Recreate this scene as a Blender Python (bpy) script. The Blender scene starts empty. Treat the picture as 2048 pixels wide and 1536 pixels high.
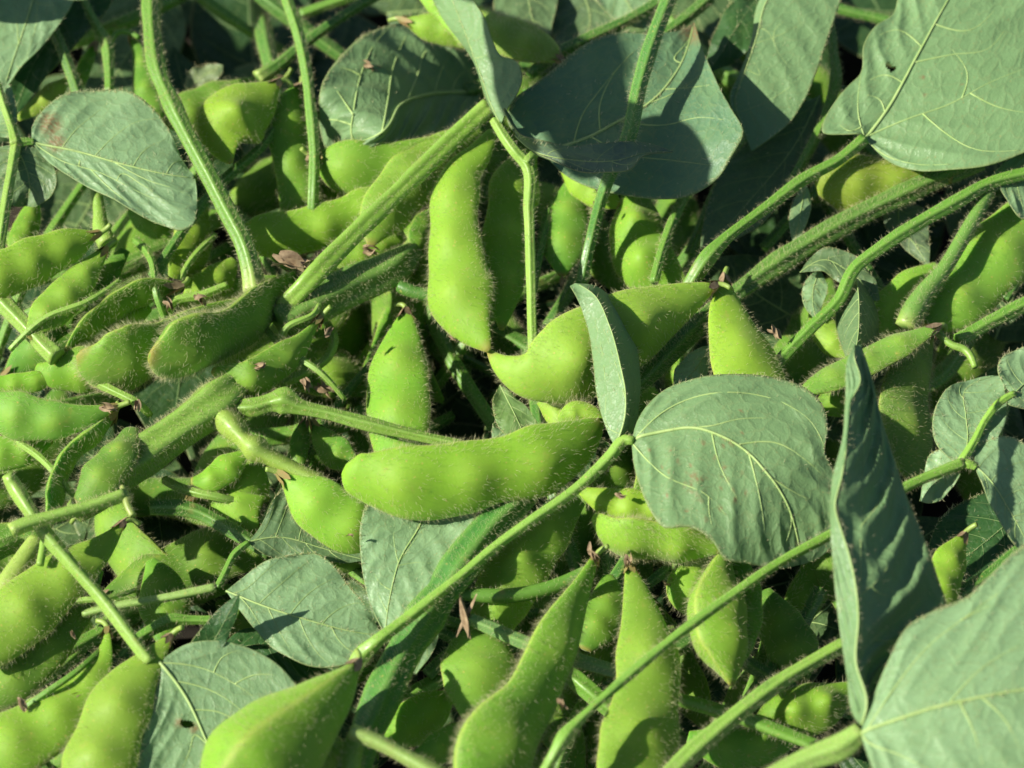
import bpy, math, random
import numpy as np
from math import radians, sin, cos, pi
rng = np.random.default_rng(7)
random.seed(7)
scene = bpy.context.scene
COL = scene.collection

# ------------------------------------------------------------------ camera
U = 0.00011                       # metres per photograph pixel at the heap
PITCH = radians(60)
DIST = 0.62
FPX = DIST / U
FWD = np.array([0, cos(PITCH), -sin(PITCH)])
RGT = np.array([1.0, 0, 0])
UPV = np.array([0, sin(PITCH), cos(PITCH)])
CAM = np.array([0, 0, 0.020]) - FWD * DIST

def P(x, y, h):
    """point of the heap at height h (in photo-pixel units above the soil)"""
    d = FWD + RGT * ((x - 1024) / FPX) - UPV * ((y - 768) / FPX)
    t = (h * U - CAM[2]) / d[2]
    return CAM + d * t
def pxscale(p):
    return np.dot(p - CAM, FWD) / FPX

cam_d = bpy.data.cameras.new('camera'); cam = bpy.data.objects.new('camera', cam_d); COL.objects.link(cam)
cam.location = CAM; cam.rotation_euler = (pi / 2 - PITCH, 0, 0)
cam_d.sensor_width = 36; cam_d.lens = 36 * FPX / 2048
cam_d.clip_start = 0.01; cam_d.clip_end = 200
cam_d.dof.use_dof = True; cam_d.dof.focus_distance = DIST - 0.012; cam_d.dof.aperture_fstop = 13
scene.camera = cam

# ------------------------------------------------------------------ light
sv = RGT * -0.78 + UPV * 0.24 - FWD * 0.57
sv /= np.linalg.norm(sv)
elev = math.asin(sv[2]); azim = math.atan2(sv[0], sv[1])
world = bpy.data.worlds.new('World'); scene.world = world; world.use_nodes = True
wn = world.node_tree.nodes; wl = world.node_tree.links; wn.clear()
wo = wn.new('ShaderNodeOutputWorld'); bg = wn.new('ShaderNodeBackground'); sky = wn.new('ShaderNodeTexSky')
sky.sky_type = 'NISHITA'; sky.sun_disc = False; sky.sun_elevation = elev; sky.sun_rotation = azim
bg.inputs[1].default_value = 0.055
wl.new(sky.outputs[0], bg.inputs[0]); wl.new(bg.outputs[0], wo.inputs[0])
sd = bpy.data.lights.new('sun', 'SUN'); sun = bpy.data.objects.new('sun', sd); COL.objects.link(sun)
sd.energy = 5.0; sd.angle = radians(0.53); sd.color = (1.0, 0.95, 0.84)
from mathutils import Vector
sun.rotation_euler = Vector(tuple(sv)).to_track_quat('Z', 'Y').to_euler()
sun.location = (-1, 0, 2)
scene.view_settings.view_transform = 'Standard'; scene.view_settings.look = 'None'
scene.view_settings.exposure = 0.55; scene.view_settings.gamma = 1.0
scene.render.engine = 'CYCLES'
scene.cycles.max_bounces = 8; scene.cycles.diffuse_bounces = 3; scene.cycles.transmission_bounces = 4; scene.cycles.glossy_bounces = 2

# ------------------------------------------------------------------ materials
class NT:
    def __init__(s, name):
        s.m = bpy.data.materials.new(name); s.m.use_nodes = True
        s.t = s.m.node_tree; s.t.nodes.clear(); s.out = s.n('ShaderNodeOutputMaterial')
    def n(s, typ, **kw):
        nd = s.t.nodes.new(typ)
        for k, v in kw.items(): setattr(nd, k, v)
        return nd
    def l(s, a, b): s.t.links.new(a, b)
    def noise(s, vec, scale, detail=3, rough=.55):
        nd = s.n('ShaderNodeTexNoise'); nd.inputs['Scale'].default_value = scale
        nd.inputs['Detail'].default_value = detail; nd.inputs['Roughness'].default_value = rough
        if vec is not None: s.l(vec, nd.inputs['Vector'])
        return nd.outputs['Fac']
    def ramp(s, fac, a, b, ca=0.0, cb=1.0):
        nd = s.n('ShaderNodeMapRange'); nd.inputs[1].default_value = a; nd.inputs[2].default_value = b
        nd.inputs[3].default_value = ca; nd.inputs[4].default_value = cb; s.l(fac, nd.inputs[0]); return nd.outputs[0]
    def mix(s, fac, a, b, mode='MIX'):
        nd = s.n('ShaderNodeMix'); nd.data_type = 'RGBA'; nd.blend_type = mode
        for sock, v in ((nd.inputs[0], fac), (nd.inputs[6], a), (nd.inputs[7], b)):
            if isinstance(v, (int, float)): sock.default_value = v
            elif isinstance(v, tuple): sock.default_value = (*v, 1)
            else: s.l(v, sock)
        return nd.outputs[2]
    def math(s, op, a, b=0.0):
        nd = s.n('ShaderNodeMath'); nd.operation = op
        for sock, v in ((nd.inputs[0], a), (nd.inputs[1], b)):
            if isinstance(v, (int, float)): sock.default_value = v
            else: s.l(v, sock)
        return nd.outputs[0]
    def attr(s, name):
        nd = s.n('ShaderNodeAttribute'); nd.attribute_name = name; return nd
    def bump(s, h, strength, dist):
        nd = s.n('ShaderNodeBump'); nd.inputs['Strength'].default_value = strength; nd.inputs['Distance'].default_value = dist
        s.l(h, nd.inputs['Height']); return nd.outputs[0]
    def bsdf(s, col, rough, spec=.4, normal=None, sss=0.0, sheen=0.0):
        b = s.n('ShaderNodeBsdfPrincipled')
        if isinstance(col, tuple): b.inputs['Base Color'].default_value = (*col, 1)
        else: s.l(col, b.inputs['Base Color'])
        if isinstance(rough, float): b.inputs['Roughness'].default_value = rough
        else: s.l(rough, b.inputs['Roughness'])
        b.inputs['Specular IOR Level'].default_value = spec
        if normal is not None: s.l(normal, b.inputs['Normal'])
        if sss:
            b.inputs['Subsurface Weight'].default_value = sss
            b.inputs['Subsurface Radius'].default_value = (.5, 1.0, .12); b.inputs['Subsurface Scale'].default_value = .0030
        if sheen:
            b.inputs['Sheen Weight'].default_value = sheen; b.inputs['Sheen Roughness'].default_value = .5
            b.inputs['Sheen Tint'].default_value = (.8, .85, .5, 1)
        return b.outputs[0]

def mat_pod():
    k = NT('pod_skin'); co = k.n('ShaderNodeTexCoord').outputs['Object']; oi = k.n('ShaderNodeObjectInfo')
    n1 = k.noise(co, 130, 3); n2 = k.noise(co, 1400, 2); n3 = k.noise(co, 420, 4)
    c = k.mix(k.ramp(n1, .35, .7, 0, .35), oi.outputs['Color'], (.23, .40, .035))
    c = k.mix(k.ramp(n3, .45, .75, 0, .25), c, (.13, .27, .03))
    c = k.mix(k.math('MULTIPLY', k.attr('plump').outputs['Fac'], .40), c, (.29, .44, .05))
    n5 = k.noise(co, 260, 5, .7)
    c = k.mix(k.ramp(n5, .60, .74, 0, .55), c, (.33, .36, .07)); c = k.mix(k.ramp(n5, .24, .40, .5, 0), c, (.075, .22, .02))
    seam = k.attr('seam').outputs['Fac']
    c = k.mix(k.math('MULTIPLY', seam, .55), c, (.40, .44, .10))
    tipc = k.attr('tipc').outputs['Fac']
    c = k.mix(k.math('MULTIPLY', tipc, .85), c, (.28, .22, .06))
    vo = k.n('ShaderNodeTexVoronoi'); vo.inputs['Scale'].default_value = 620; k.l(co, vo.inputs['Vector'])
    spk = k.math('MULTIPLY', k.ramp(vo.outputs['Distance'], .10, .17, 1, 0), k.ramp(n3, .45, .55, 0, .7))
    c = k.mix(spk, c, (.44, .40, .09))
    h = k.math('ADD', k.math('MULTIPLY', n3, .6), k.math('MULTIPLY', n2, .5))
    nb = k.bump(h, .35, .00022)
    k.l(k.bsdf(c, k.ramp(n3, .3, .7, .50, .70), .25, nb, .42, .22), k.out.inputs[0]); return k.m

def mat_leaf(name, top):
    k = NT(name); uv = k.n('ShaderNodeUVMap').outputs[0]; oi = k.n('ShaderNodeObjectInfo')
    base = k.mix(1.0, oi.outputs['Color'], (.42, .66, .42) if top else (1, 1, 1), 'MULTIPLY')
    n1 = k.noise(uv, 1.6, 4); n2 = k.noise(uv, 14, 4); n3 = k.noise(uv, 60, 2)
    c = k.mix(k.ramp(n1, .35, .7, 0, .5), base, (.05, .13, .06) if top else (.24, .42, .17))
    c = k.mix(k.ramp(n2, .4, .75, 0, .35), c, (.11, .20, .06) if top else (.26, .40, .16))
    # net of small veins
    warp = k.n('ShaderNodeVectorMath'); warp.operation = 'ADD'
    nz = k.n('ShaderNodeTexNoise'); nz.inputs['Scale'].default_value = 4; k.l(uv, nz.inputs['Vector'])
    sc = k.n('ShaderNodeVectorMath'); sc.operation = 'SCALE'; sc.inputs['Scale'].default_value = .22
    k.l(nz.outputs['Color'], sc.inputs[0]); k.l(uv, warp.inputs[0]); k.l(sc.outputs[0], warp.inputs[1])
    v1 = k.n('ShaderNodeTexVoronoi'); v1.feature = 'DISTANCE_TO_EDGE'; v1.inputs['Scale'].default_value = 3.4; k.l(warp.outputs[0], v1.inputs['Vector'])
    v2 = k.n('ShaderNodeTexVoronoi'); v2.feature = 'DISTANCE_TO_EDGE'; v2.inputs['Scale'].default_value = 13; k.l(warp.outputs[0], v2.inputs['Vector'])
    e1 = k.ramp(v1.outputs['Distance'], .0, .045, 1, 0); e2 = k.ramp(v2.outputs['Distance'], .0, .10, 1, 0)
    c = k.mix(k.math('MULTIPLY', e1, .22 if top else .38), c, (.20, .30, .10) if top else (.33, .42, .17))
    c = k.mix(k.math('MULTIPLY', e2, .10), c, (.13, .24, .08) if top else (.16, .25, .10))
    # golden flecks
    vo = k.n('ShaderNodeTexVoronoi'); vo.inputs['Scale'].default_value = 9; k.l(uv, vo.inputs['Vector'])
    m = k.math('MULTIPLY', k.ramp(vo.outputs['Distance'], .07, .15, 1, 0), k.ramp(k.noise(uv, 2.3, 2), .42, .58, 0, .75))
    c = k.mix(m, c, (.42, .38, .14))
    n4 = k.noise(uv, 5.5, 5, .7)
    c = k.mix(k.ramp(n4, .66, .74, 0, .45), c, (.36, .36, .13))
    c = k.mix(k.ramp(n4, .25, .32, .25, 0), c, (.08, .18, .06))
    rim = k.attr('rim').outputs['Fac']; c = k.mix(k.math('MULTIPLY', rim, .5), c, (.36, .38, .12))
    st = k.attr('stain').outputs['Fac']
    c = k.mix(k.math('MULTIPLY', st, k.ramp(n2, .35, .6, .25, 1)), c, (.33, .22, .10))
    h = k.math('ADD', k.math('MULTIPLY', k.ramp(v1.outputs['Distance'], 0, .25, -1 if not top else 0, 0 if not top else 1), -1 if not top else 1), k.math('MULTIPLY', n2, .5))
    h = k.math('ADD', h, k.math('MULTIPLY', e2, .3))
    nb = k.bump(h, .5, .00022)
    a = k.bsdf(c, k.ramp(n2, .3, .7, .36, .52), .5, nb, 0, .08)
    tr = k.n('ShaderNodeBsdfTranslucent'); k.l(k.mix(1.0, c, (.9, 1.15, .45), 'MULTIPLY'), tr.inputs[0])
    mx = k.n('ShaderNodeMixShader'); mx.inputs[0].default_value = .36; k.l(a, mx.inputs[1]); k.l(tr.outputs[0], mx.inputs[2])
    k.l(mx.outputs[0], k.out.inputs[0]); return k.m

def mat_stem():
    k = NT('stem_skin'); co = k.n('ShaderNodeTexCoord').outputs['Object']; oi = k.n('ShaderNodeObjectInfo')
    n1 = k.noise(co, 110, 3); n2 = k.noise(co, 700, 3)
    c = k.mix(k.ramp(n1, .35, .7, 0, .4), oi.outputs['Color'], (.13, .27, .035))
    c = k.mix(k.math('MULTIPLY', k.attr('ridge').outputs['Fac'], .38), c, (.25, .42, .09))
    c = k.mix(k.math('MULTIPLY', k.attr('pale').outputs['Fac'], .8), c, (.40, .50, .13))
    vo = k.n('ShaderNodeTexVoronoi'); vo.inputs['Scale'].default_value = 560; k.l(co, vo.inputs['Vector'])
    n4 = k.noise(co, 170, 5, .7); c = k.mix(k.ramp(n4, .62, .72, 0, .55), c, (.30, .26, .08)); c = k.mix(k.ramp(n4, .26, .38, .5, 0), c, (.03, .12, .025))
    spk = k.math('MULTIPLY', k.ramp(vo.outputs['Distance'], .12, .22, 1, 0), k.ramp(n2, .52, .62, 0, .6))
    c = k.mix(spk, c, (.38, .36, .09))
    nb = k.bump(n2, .4, .0002)
    k.l(k.bsdf(c, k.ramp(n2, .3, .7, .32, .55), .45, nb, .12), k.out.inputs[0]); return k.m

def mat_simple(name, c1, c2, scale, rough, trans=0.0, spec=.3):
    k = NT(name); co = k.n('ShaderNodeTexCoord').outputs['Object']
    n = k.noise(co, scale, 4)
    c = k.mix(k.ramp(n, .3, .7), c1, c2)
    a = k.bsdf(c, rough, spec, k.bump(n, .5, .0003))
    if trans:
        tr = k.n('ShaderNodeBsdfTranslucent'); k.l(c, tr.inputs[0])
        mx = k.n('ShaderNodeMixShader'); mx.inputs[0].default_value = trans; k.l(a, mx.inputs[1]); k.l(tr.outputs[0], mx.inputs[2])
        a = mx.outputs[0]
    k.l(a, k.out.inputs[0]); return k.m

M_POD = mat_pod(); M_UNDER = mat_leaf('leaf_underside', False); M_TOP = mat_leaf('leaf_upper_side', True)
M_STEM = mat_stem()
M_VEIN = mat_simple('leaf_vein', (.30, .44, .14), (.40, .53, .20), 300, .5)
M_VEINTOP = mat_simple('leaf_vein_upper_side', (.13, .22, .07), (.20, .29, .11), 300, .5)
M_HAIR = mat_simple('golden_hair', (.86, .82, .50), (.92, .90, .66), 400, .4, .6)
M_DRY = mat_simple('dry_brown', (.20, .135, .075), (.42, .32, .19), 700, .7, .1)
M_CAL = mat_simple('calyx_green_brown', (.24, .26, .07), (.36, .22, .10), 500, .6, .1)
M_SOIL = mat_simple('dark_soil', (.018, .015, .010), (.055, .045, .03), 60, .9)

# ------------------------------------------------------------------ mesh helpers
def mesh_obj(name, V, F, mats, parent=None, base=None, smooth=True, attrs=None, uv=None, mat_idx=None, color=None):
    """F: list of (k,4) / (k,3) int arrays; V world coordinates; base = origin"""
    V = np.asarray(V, float)
    if base is None: base = V.mean(0)
    base = np.asarray(base, float)
    me = bpy.data.meshes.new(name)
    L = V - base
    Fs = F if isinstance(F, list) else [F]
    loops = np.concatenate([f.ravel() for f in Fs]).astype(np.int32)
    tot = np.concatenate([np.full(len(f), f.shape[1]) for f in Fs]).astype(np.int32)
    st = np.concatenate([[0], np.cumsum(tot)[:-1]]).astype(np.int32)
    me.vertices.add(len(L)); me.vertices.foreach_set('co', L.astype(np.float32).ravel())
    me.loops.add(len(loops)); me.loops.foreach_set('vertex_index', loops)
    me.polygons.add(len(tot)); me.polygons.foreach_set('loop_start', st); me.polygons.foreach_set('loop_total', tot)
    if uv is not None:
        ul = me.uv_layers.new(name='UVMap'); ul.data.foreach_set('uv', np.asarray(uv, np.float32)[loops].ravel())
    for m in (mats if isinstance(mats, (list, tuple)) else [mats]): me.materials.append(m)
    if mat_idx is not None: me.polygons.foreach_set('material_index', np.asarray(mat_idx, np.int32))
    me.polygons.foreach_set('use_smooth', np.full(len(tot), smooth))
    for k, v in (attrs or {}).items():
        a = me.attributes.new(k, 'FLOAT', 'POINT'); a.data.foreach_set('value', np.asarray(v, np.float32))
    me.update(calc_edges=True); me.validate()
    o = bpy.data.objects.new(name, me); COL.objects.link(o)
    if color is not None: o.color = (*color, 1)
    if parent is not None:
        o.parent = parent; o.location = base - np.asarray(ORIG[parent.name])
    else: o.location = base
    ORIG[o.name] = base
    return o
ORIG = {}
def thing(name, label, cat, loc, group=None):
    o = bpy.data.objects.new(name, None); COL.objects.link(o); o.location = loc; ORIG[o.name] = np.asarray(loc, float)
    o.empty_display_size = .005
    o['label'] = label; o['category'] = cat
    if group: o['group'] = group
    return o
def tag(o, label, cat, group=None):
    o['label'] = label; o['category'] = cat
    if group: o['group'] = group
    return o
def nrm(a): return a / np.maximum(np.linalg.norm(a, axis=-1, keepdims=True), 1e-12)

def spline(pts, n, even=True):
    """smooth curve through the points (any dimension; first 3 give the arc length)"""
    p = np.asarray(pts, float); k = len(p)
    if k == 2:
        t = np.linspace(0, 1, n)[:, None]; return p[0] * (1 - t) + p[1] * t
    d = np.maximum(np.linalg.norm(np.diff(p[:, :3], axis=0), axis=1), 1e-9); s = np.concatenate([[0], np.cumsum(d)])
    m = np.zeros_like(p)
    sl = np.diff(p, axis=0) / d[:, None]
    m[1:-1] = (sl[:-1] * d[1:, None] + sl[1:] * d[:-1, None]) / (d[1:] + d[:-1])[:, None]
    m[0] = 1.5 * sl[0] - .5 * m[1]; m[-1] = 1.5 * sl[-1] - .5 * m[-2]
    t = np.linspace(0, s[-1], n); i = np.clip(np.searchsorted(s, t, side='right') - 1, 0, k - 2)
    w = d[i]; u = ((t - s[i]) / w)[:, None]; w = w[:, None]
    return ((2*u**3 - 3*u**2 + 1) * p[i] + (u**3 - 2*u**2 + u) * w * m[i] + (-2*u**3 + 3*u**2) * p[i+1] + (u**3 - u**2) * w * m[i+1])

def grid_faces(n, m, closed):
    i = np.arange(n - 1)[:, None]; j = np.arange(m if closed else m - 1)[None, :]; j2 = (j + 1) % m
    return np.stack([i*m + j, i*m + j2, (i+1)*m + j2, (i+1)*m + j], -1).reshape(-1, 4)

def hairs(name, parent, V, F, count, length, rad, lean=None, spread=.5, curve=.35, weight=None):
    """one mesh of fine curved hairs standing on a quad surface"""
    q = V[F]; e1 = q[:, 1] - q[:, 0]; e2 = q[:, 3] - q[:, 0]
    nn = np.cross(q[:, 2] - q[:, 0], q[:, 3] - q[:, 1]); ar = np.linalg.norm(nn, axis=1); nn = nrm(nn)
    if weight is not None: ar = ar * weight
    if ar.sum() <= 0: return
    idx = rng.choice(len(F), count, p=ar / ar.sum())
    a = rng.random((count, 1)); b = rng.random((count, 1))
    qq = q[idx]
    p0 = qq[:, 0]*(1-a)*(1-b) + qq[:, 1]*a*(1-b) + qq[:, 2]*a*b + qq[:, 3]*(1-a)*b
    d = nn[idx] + rng.normal(0, spread*.5, (count, 3))
    if lean is not None: d = d + lean[idx]
    d = nrm(d); ln = length * rng.uniform(.35, 1.3, (count, 1))
    bend = rng.normal(0, 1, (count, 3)); bend = bend - d * (bend*d).sum(1, keepdims=True); bend = nrm(bend) * curve
    if lean is not None: bend = bend + lean[idx] * curve
    p1 = p0 + d * ln * .5; p2 = p1 + nrm(d + bend) * ln * .5
    u = nrm(np.cross(d, rng.normal(0, 1, (count, 3)))); v = np.cross(d, u)
    r = rad * rng.uniform(.7, 1.2, (count, 1))
    Vs = []
    for c in range(3):
        o = u * cos(2*pi*c/3) + v * sin(2*pi*c/3); Vs.append(p0 - d*ln*.02 + o * r)
    for c in range(3):
        o = u * cos(2*pi*c/3) + v * sin(2*pi*c/3); Vs.append(p1 + o * r * .75)
    Vs.append(p2)
    Vh = np.stack(Vs, 1).reshape(-1, 3); o = (np.arange(count) * 7)[:, None]
    Q = np.concatenate([o + np.array([[c, (c+1) % 3, 3 + (c+1) % 3, 3 + c]]) for c in range(3)])
    T = np.concatenate([o + np.array([[3 + c, 3 + (c+1) % 3, 6]]) for c in range(3)])
    ob = mesh_obj(name, Vh, [Q, T], M_HAIR, parent, ORIG[parent.name], smooth=True)
    ob['kind'] = 'stuff'
    return ob

def hs(h, n):
    if isinstance(h, (int, float)): return np.full(n, float(h))
    h = np.asarray(h, float)
    return np.interp(np.linspace(0, 1, n), np.linspace(0, 1, len(h)), h)

def tube(C, R, m=14, ridges=0, depth=0.0, twist=0.0, flat=1.0, ph=0.0):
    n = len(C); T = nrm(np.gradient(C, axis=0))
    ref = nrm(CAM - C[n//2]); N = nrm(ref - T * (T*ref).sum(1, keepdims=True)); B = np.cross(T, N)
    a = np.linspace(0, 2*pi, m, endpoint=False)[None, :] + (twist * np.linspace(0, 1, n))[:, None]
    rid = np.cos(ridges * a + ph) if ridges else np.zeros_like(a)
    rr = R[:, None] * (1 + depth * rid)
    aa = np.linspace(0, 2*pi, m, endpoint=False)[None, :]
    V = C[:, None] + (np.cos(aa) * rr * flat)[..., None] * N[:, None] + (np.sin(aa) * rr)[..., None] * B[:, None]
    return V, np.clip(rid, 0, 1), T
def cap(V):
    """closed tube as arrays, with end centre points"""
    n, m = V.shape[:2]
    VV = np.concatenate([V.reshape(-1, 3), V[0].mean(0)[None], V[-1].mean(0)[None]])
    F = grid_faces(n, m, True); j = np.arange(m); j2 = (j + 1) % m
    T0 = np.stack([j2, j, np.full(m, n*m)], 1); T1 = np.stack([(n-1)*m + j, (n-1)*m + j2, np.full(m, n*m + 1)], 1)
    return VV, F, np.concatenate([T0, T1])

# ------------------------------------------------------------------ pods
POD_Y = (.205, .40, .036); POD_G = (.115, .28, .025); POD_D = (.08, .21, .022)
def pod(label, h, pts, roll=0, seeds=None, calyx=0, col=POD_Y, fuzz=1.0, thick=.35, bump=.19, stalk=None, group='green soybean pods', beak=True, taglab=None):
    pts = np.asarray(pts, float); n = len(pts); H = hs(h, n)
    W = np.array([P(x, y, hh) for (x, y, _), hh in zip(pts, H)])
    w = 1.04 * pts[:, 2] * np.array([pxscale(p) for p in W])
    S = spline(np.column_stack([W, w]), 72); C = S[:, :3]; wd = np.maximum(S[:, 3], .00012)
    wd = wd * (1 + .025 * np.sin(np.linspace(0, 17, 72) + rng.uniform(0, 6)))
    T = nrm(np.gradient(C, axis=0)); vw = nrm(CAM - C)
    B = nrm(np.cross(T, vw)); N = np.cross(B, T)
    rl = radians(roll + rng.uniform(-6, 6)); wd = wd * min(1.7, 1 / max(.35, math.sqrt(cos(rl)**2 + (.75*thick*sin(rl))**2)));B, N = B*cos(rl) + N*sin(rl), N*cos(rl) - B*sin(rl)
    L = np.linalg.norm(np.diff(C, axis=0), axis=1).sum(); wmax = wd.max()
    t = np.linspace(0, 1, 72)
    if seeds is None:
        r = L / (2 * wmax); seeds = (.5,) if r < 1.5 else ((.35, .68) if r < 2.6 else (.24, .50, .76))
    m = 32; a = np.linspace(0, 2*pi, m, endpoint=False)
    s = np.cos(a)[None, :]; z = np.sin(a)[None, :]
    prof = np.sign(z) * np.abs(z) ** 1.15
    bm = np.zeros((72, m)); sc = np.zeros(72)
    for sd_ in seeds:
        sg = min(.72 * wmax, .5*L/ (len(seeds)+.6)) / L; off = rng.uniform(-.06, .06)
        sc = sc + np.exp(-((t - sd_) / sg)**2 * 1.5)
        bm += np.exp(-((t[:, None] - sd_) / sg)**2 * 1.5) * np.exp(-((s - off) / .62)**2)
    wd = wd * (1 + .09 * (np.clip(sc, 0, 1) - .7)); TH = (thick * wd)[:, None] * prof
    TH = TH + bump * wd[:, None] * bm * prof
    TH = TH + (wd * .022)[:, None] * z * np.sin(t * 23 + rng.uniform(0, 6))[:, None] * (1 - s**2)
    V = C[:, None] + (s * wd[:, None])[..., None] * B[:, None] + TH[..., None] * N[:, None]
    # raised seam on both edges
    seam = np.clip(1 - np.abs(z) / .24, 0, 1) * np.ones((72, 1))
    V = V + ((seam * np.sign(s)) * (wd * .02)[:, None])[..., None] * B[:, None]
    VV, F, Tr = cap(V); F = F[:, ::-1]; Tr = Tr[:, ::-1]
    root = thing('soybean_pod', label, 'pod', C[0] if calyx != 1 else C[-1], group)
    tip_t = t if calyx != 1 else 1 - t
    tipc = np.clip((tip_t - .955) / .04, 0, 1)[:, None] * np.ones((1, m))
    col = np.array(col) * rng.uniform(.84, 1.12) * np.array([rng.uniform(.84, 1.18), 1, rng.uniform(.7, 1.3)])
    pad = lambda x: np.concatenate([x.ravel(), [0, 0]])
    sh = mesh_obj('shell', VV, [F, Tr], M_POD, root, C[36], attrs={'seam': pad(seam), 'tipc': pad(tipc), 'plump': pad(np.clip(bm, 0, 1))}, color=col)
    if taglab: sh['label'] = taglab
    # fuzz leaning to the tip
    if fuzz > 0:
        sgn = 1 if calyx != 1 else -1
        lean = np.repeat(T[:-1], m, 0) * sgn * .45
        sf = np.repeat(np.abs(np.cos(a + pi/m))[None], 71, 0).ravel()
        cnt = int(fuzz * 3.3 * L * wmax * 4 / (U*U) / 260)
        hairs('fuzz', sh, VV, F, max(60, cnt), 15*U, .23*U, lean, .7, .45, weight=(.20 + 1.6 * sf**4))
    if calyx is not None:
        e, di = (C[0], -T[0]) if calyx != 1 else (C[-1], T[-1])
        make_calyx(root, e, di, max(9*U, (wd[2] if calyx != 1 else wd[-3]) * .75), N[0])
    return root

def make_calyx(root, e, di, r, up):
    """dry calyx with pointed lobes and the short curved stalk behind it"""
    u = nrm(np.cross(di, up)); v = np.cross(di, u); r = min(r, 15*U)
    Vs, Q = [], []
    for k in range(5):
        a0 = 2*pi*k/5 + rng.uniform(-.2, .2); ln = rng.uniform(14, 26)*U
        for j, (f, wj, rr) in enumerate(((-.55, .55, .35), (0, .62, .9), (.55, .42, 1.15), (1.0, .05, 1.35 + rng.uniform(0, .5)))):
            for sgn in (-1, 1):
                a = a0 + sgn * wj
                Vs.append(e - di * (f * ln - 4*U) + (u*cos(a) + v*sin(a)) * r * rr)
        b = k*8
        for j in range(3): Q.append([b + 2*j, b + 2*j + 1, b + 2*j + 3, b + 2*j + 2])
    Vs = np.array(Vs); Q = np.array(Q)
    # thickness
    off = nrm(Vs - (e - di*5*U)) * 1.6*U; nv = len(Vs)
    mesh_obj('calyx', np.concatenate([Vs, Vs + off]), np.concatenate([Q[:, ::-1], Q + nv]), M_DRY if rng.random() < .6 else M_CAL, root, e)
    bend = nrm(rng.normal(0, 1, 3)) * .5
    C = spline(np.array([e - di*3*U, e + di*10*U, e + nrm(di + bend*.8)*24*U, e + nrm(di + bend*1.6)*36*U]), 10)
    V, _, _ = tube(C, np.linspace(6, 5, 10)*U, 8); VV, F, Tr = cap(V)
    mesh_obj('stalk', VV, [F, Tr], M_STEM, root, e, color=(.24, .36, .07), attrs={'ridge': np.zeros(len(VV)), 'pale': np.full(len(VV), .3)})

# ------------------------------------------------------------------ stems
ST_P = (.26, .43, .075); ST_G = (.125, .285, .035); ST_D = (.06, .175, .028)
def stem_mesh(name, h, pts, parent=None, col=ST_G, ridges=5, depth=.10, fuzz=1.0, pale=(0, 0), hair=15, root_base=None, squash=1.0, ph=None):
    pts = np.asarray(pts, float); n = len(pts); H = hs(h, n)
    W = np.array([P(x, y, hh) for (x, y, _), hh in zip(pts, H)])
    r = pts[:, 2] * np.array([pxscale(p) for p in W])
    ns = max(24, int(np.linalg.norm(np.diff(W, axis=0), axis=1).sum() / (9*U)))
    S = spline(np.column_stack([W, r]), ns); C = S[:, :3]; R = np.maximum(S[:, 3], 2*U)
    R = R * (1 + .03*np.sin(np.linspace(0, ns*.37, ns)) + .05*np.interp(np.arange(ns), np.arange(0, ns + 6, 6), rng.normal(0, 1, len(np.arange(0, ns + 6, 6)))))
    wob = np.cumsum(rng.normal(0, .10*U, (ns, 3)), 0); C = C + wob - np.linspace(0, 1, ns)[:, None] * wob[-1]
    V, rid, T = tube(C, R, 28, ridges, depth, rng.uniform(-.6, .6) if ph is None else 0.0, squash, ph or 0.0)
    VV, F, Tr = cap(V); t = np.linspace(0, 1, ns)[:, None] * np.ones((1, 28))
    pl = np.clip(1 - t / .09, 0, 1) * pale[0] + np.clip((t - .91) / .09, 0, 1) * pale[1]
    pad = lambda x: np.concatenate([x.ravel(), [0, 0]])
    col = np.array(col) * rng.uniform(.9, 1.1)
    o = mesh_obj(name, VV, [F, Tr], M_STEM, parent, C[0] if parent is None else C[ns//2], attrs={'ridge': pad(rid), 'pale': pad(pl)}, color=col)
    if fuzz > 0:
        L = np.linalg.norm(np.diff(C, axis=0), axis=1).sum()
        cnt = int(fuzz * L * R.mean() * 6.28 / (U*U) / 36)
        lean = np.repeat(T[:-1], 28, 0) * -.1
        hairs('fuzz', o, VV, F, max(40, cnt), hair*.72*U, .25*U, lean, .6, .35)
    return o, C, R
def stem(label, h, pts, name='plant_stem', cat='stem', group='cut soybean stems and stalks', **kw):
    o, C, R = stem_mesh(name, h, pts, **kw)
    tag(o, label, cat, group); return o

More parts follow.
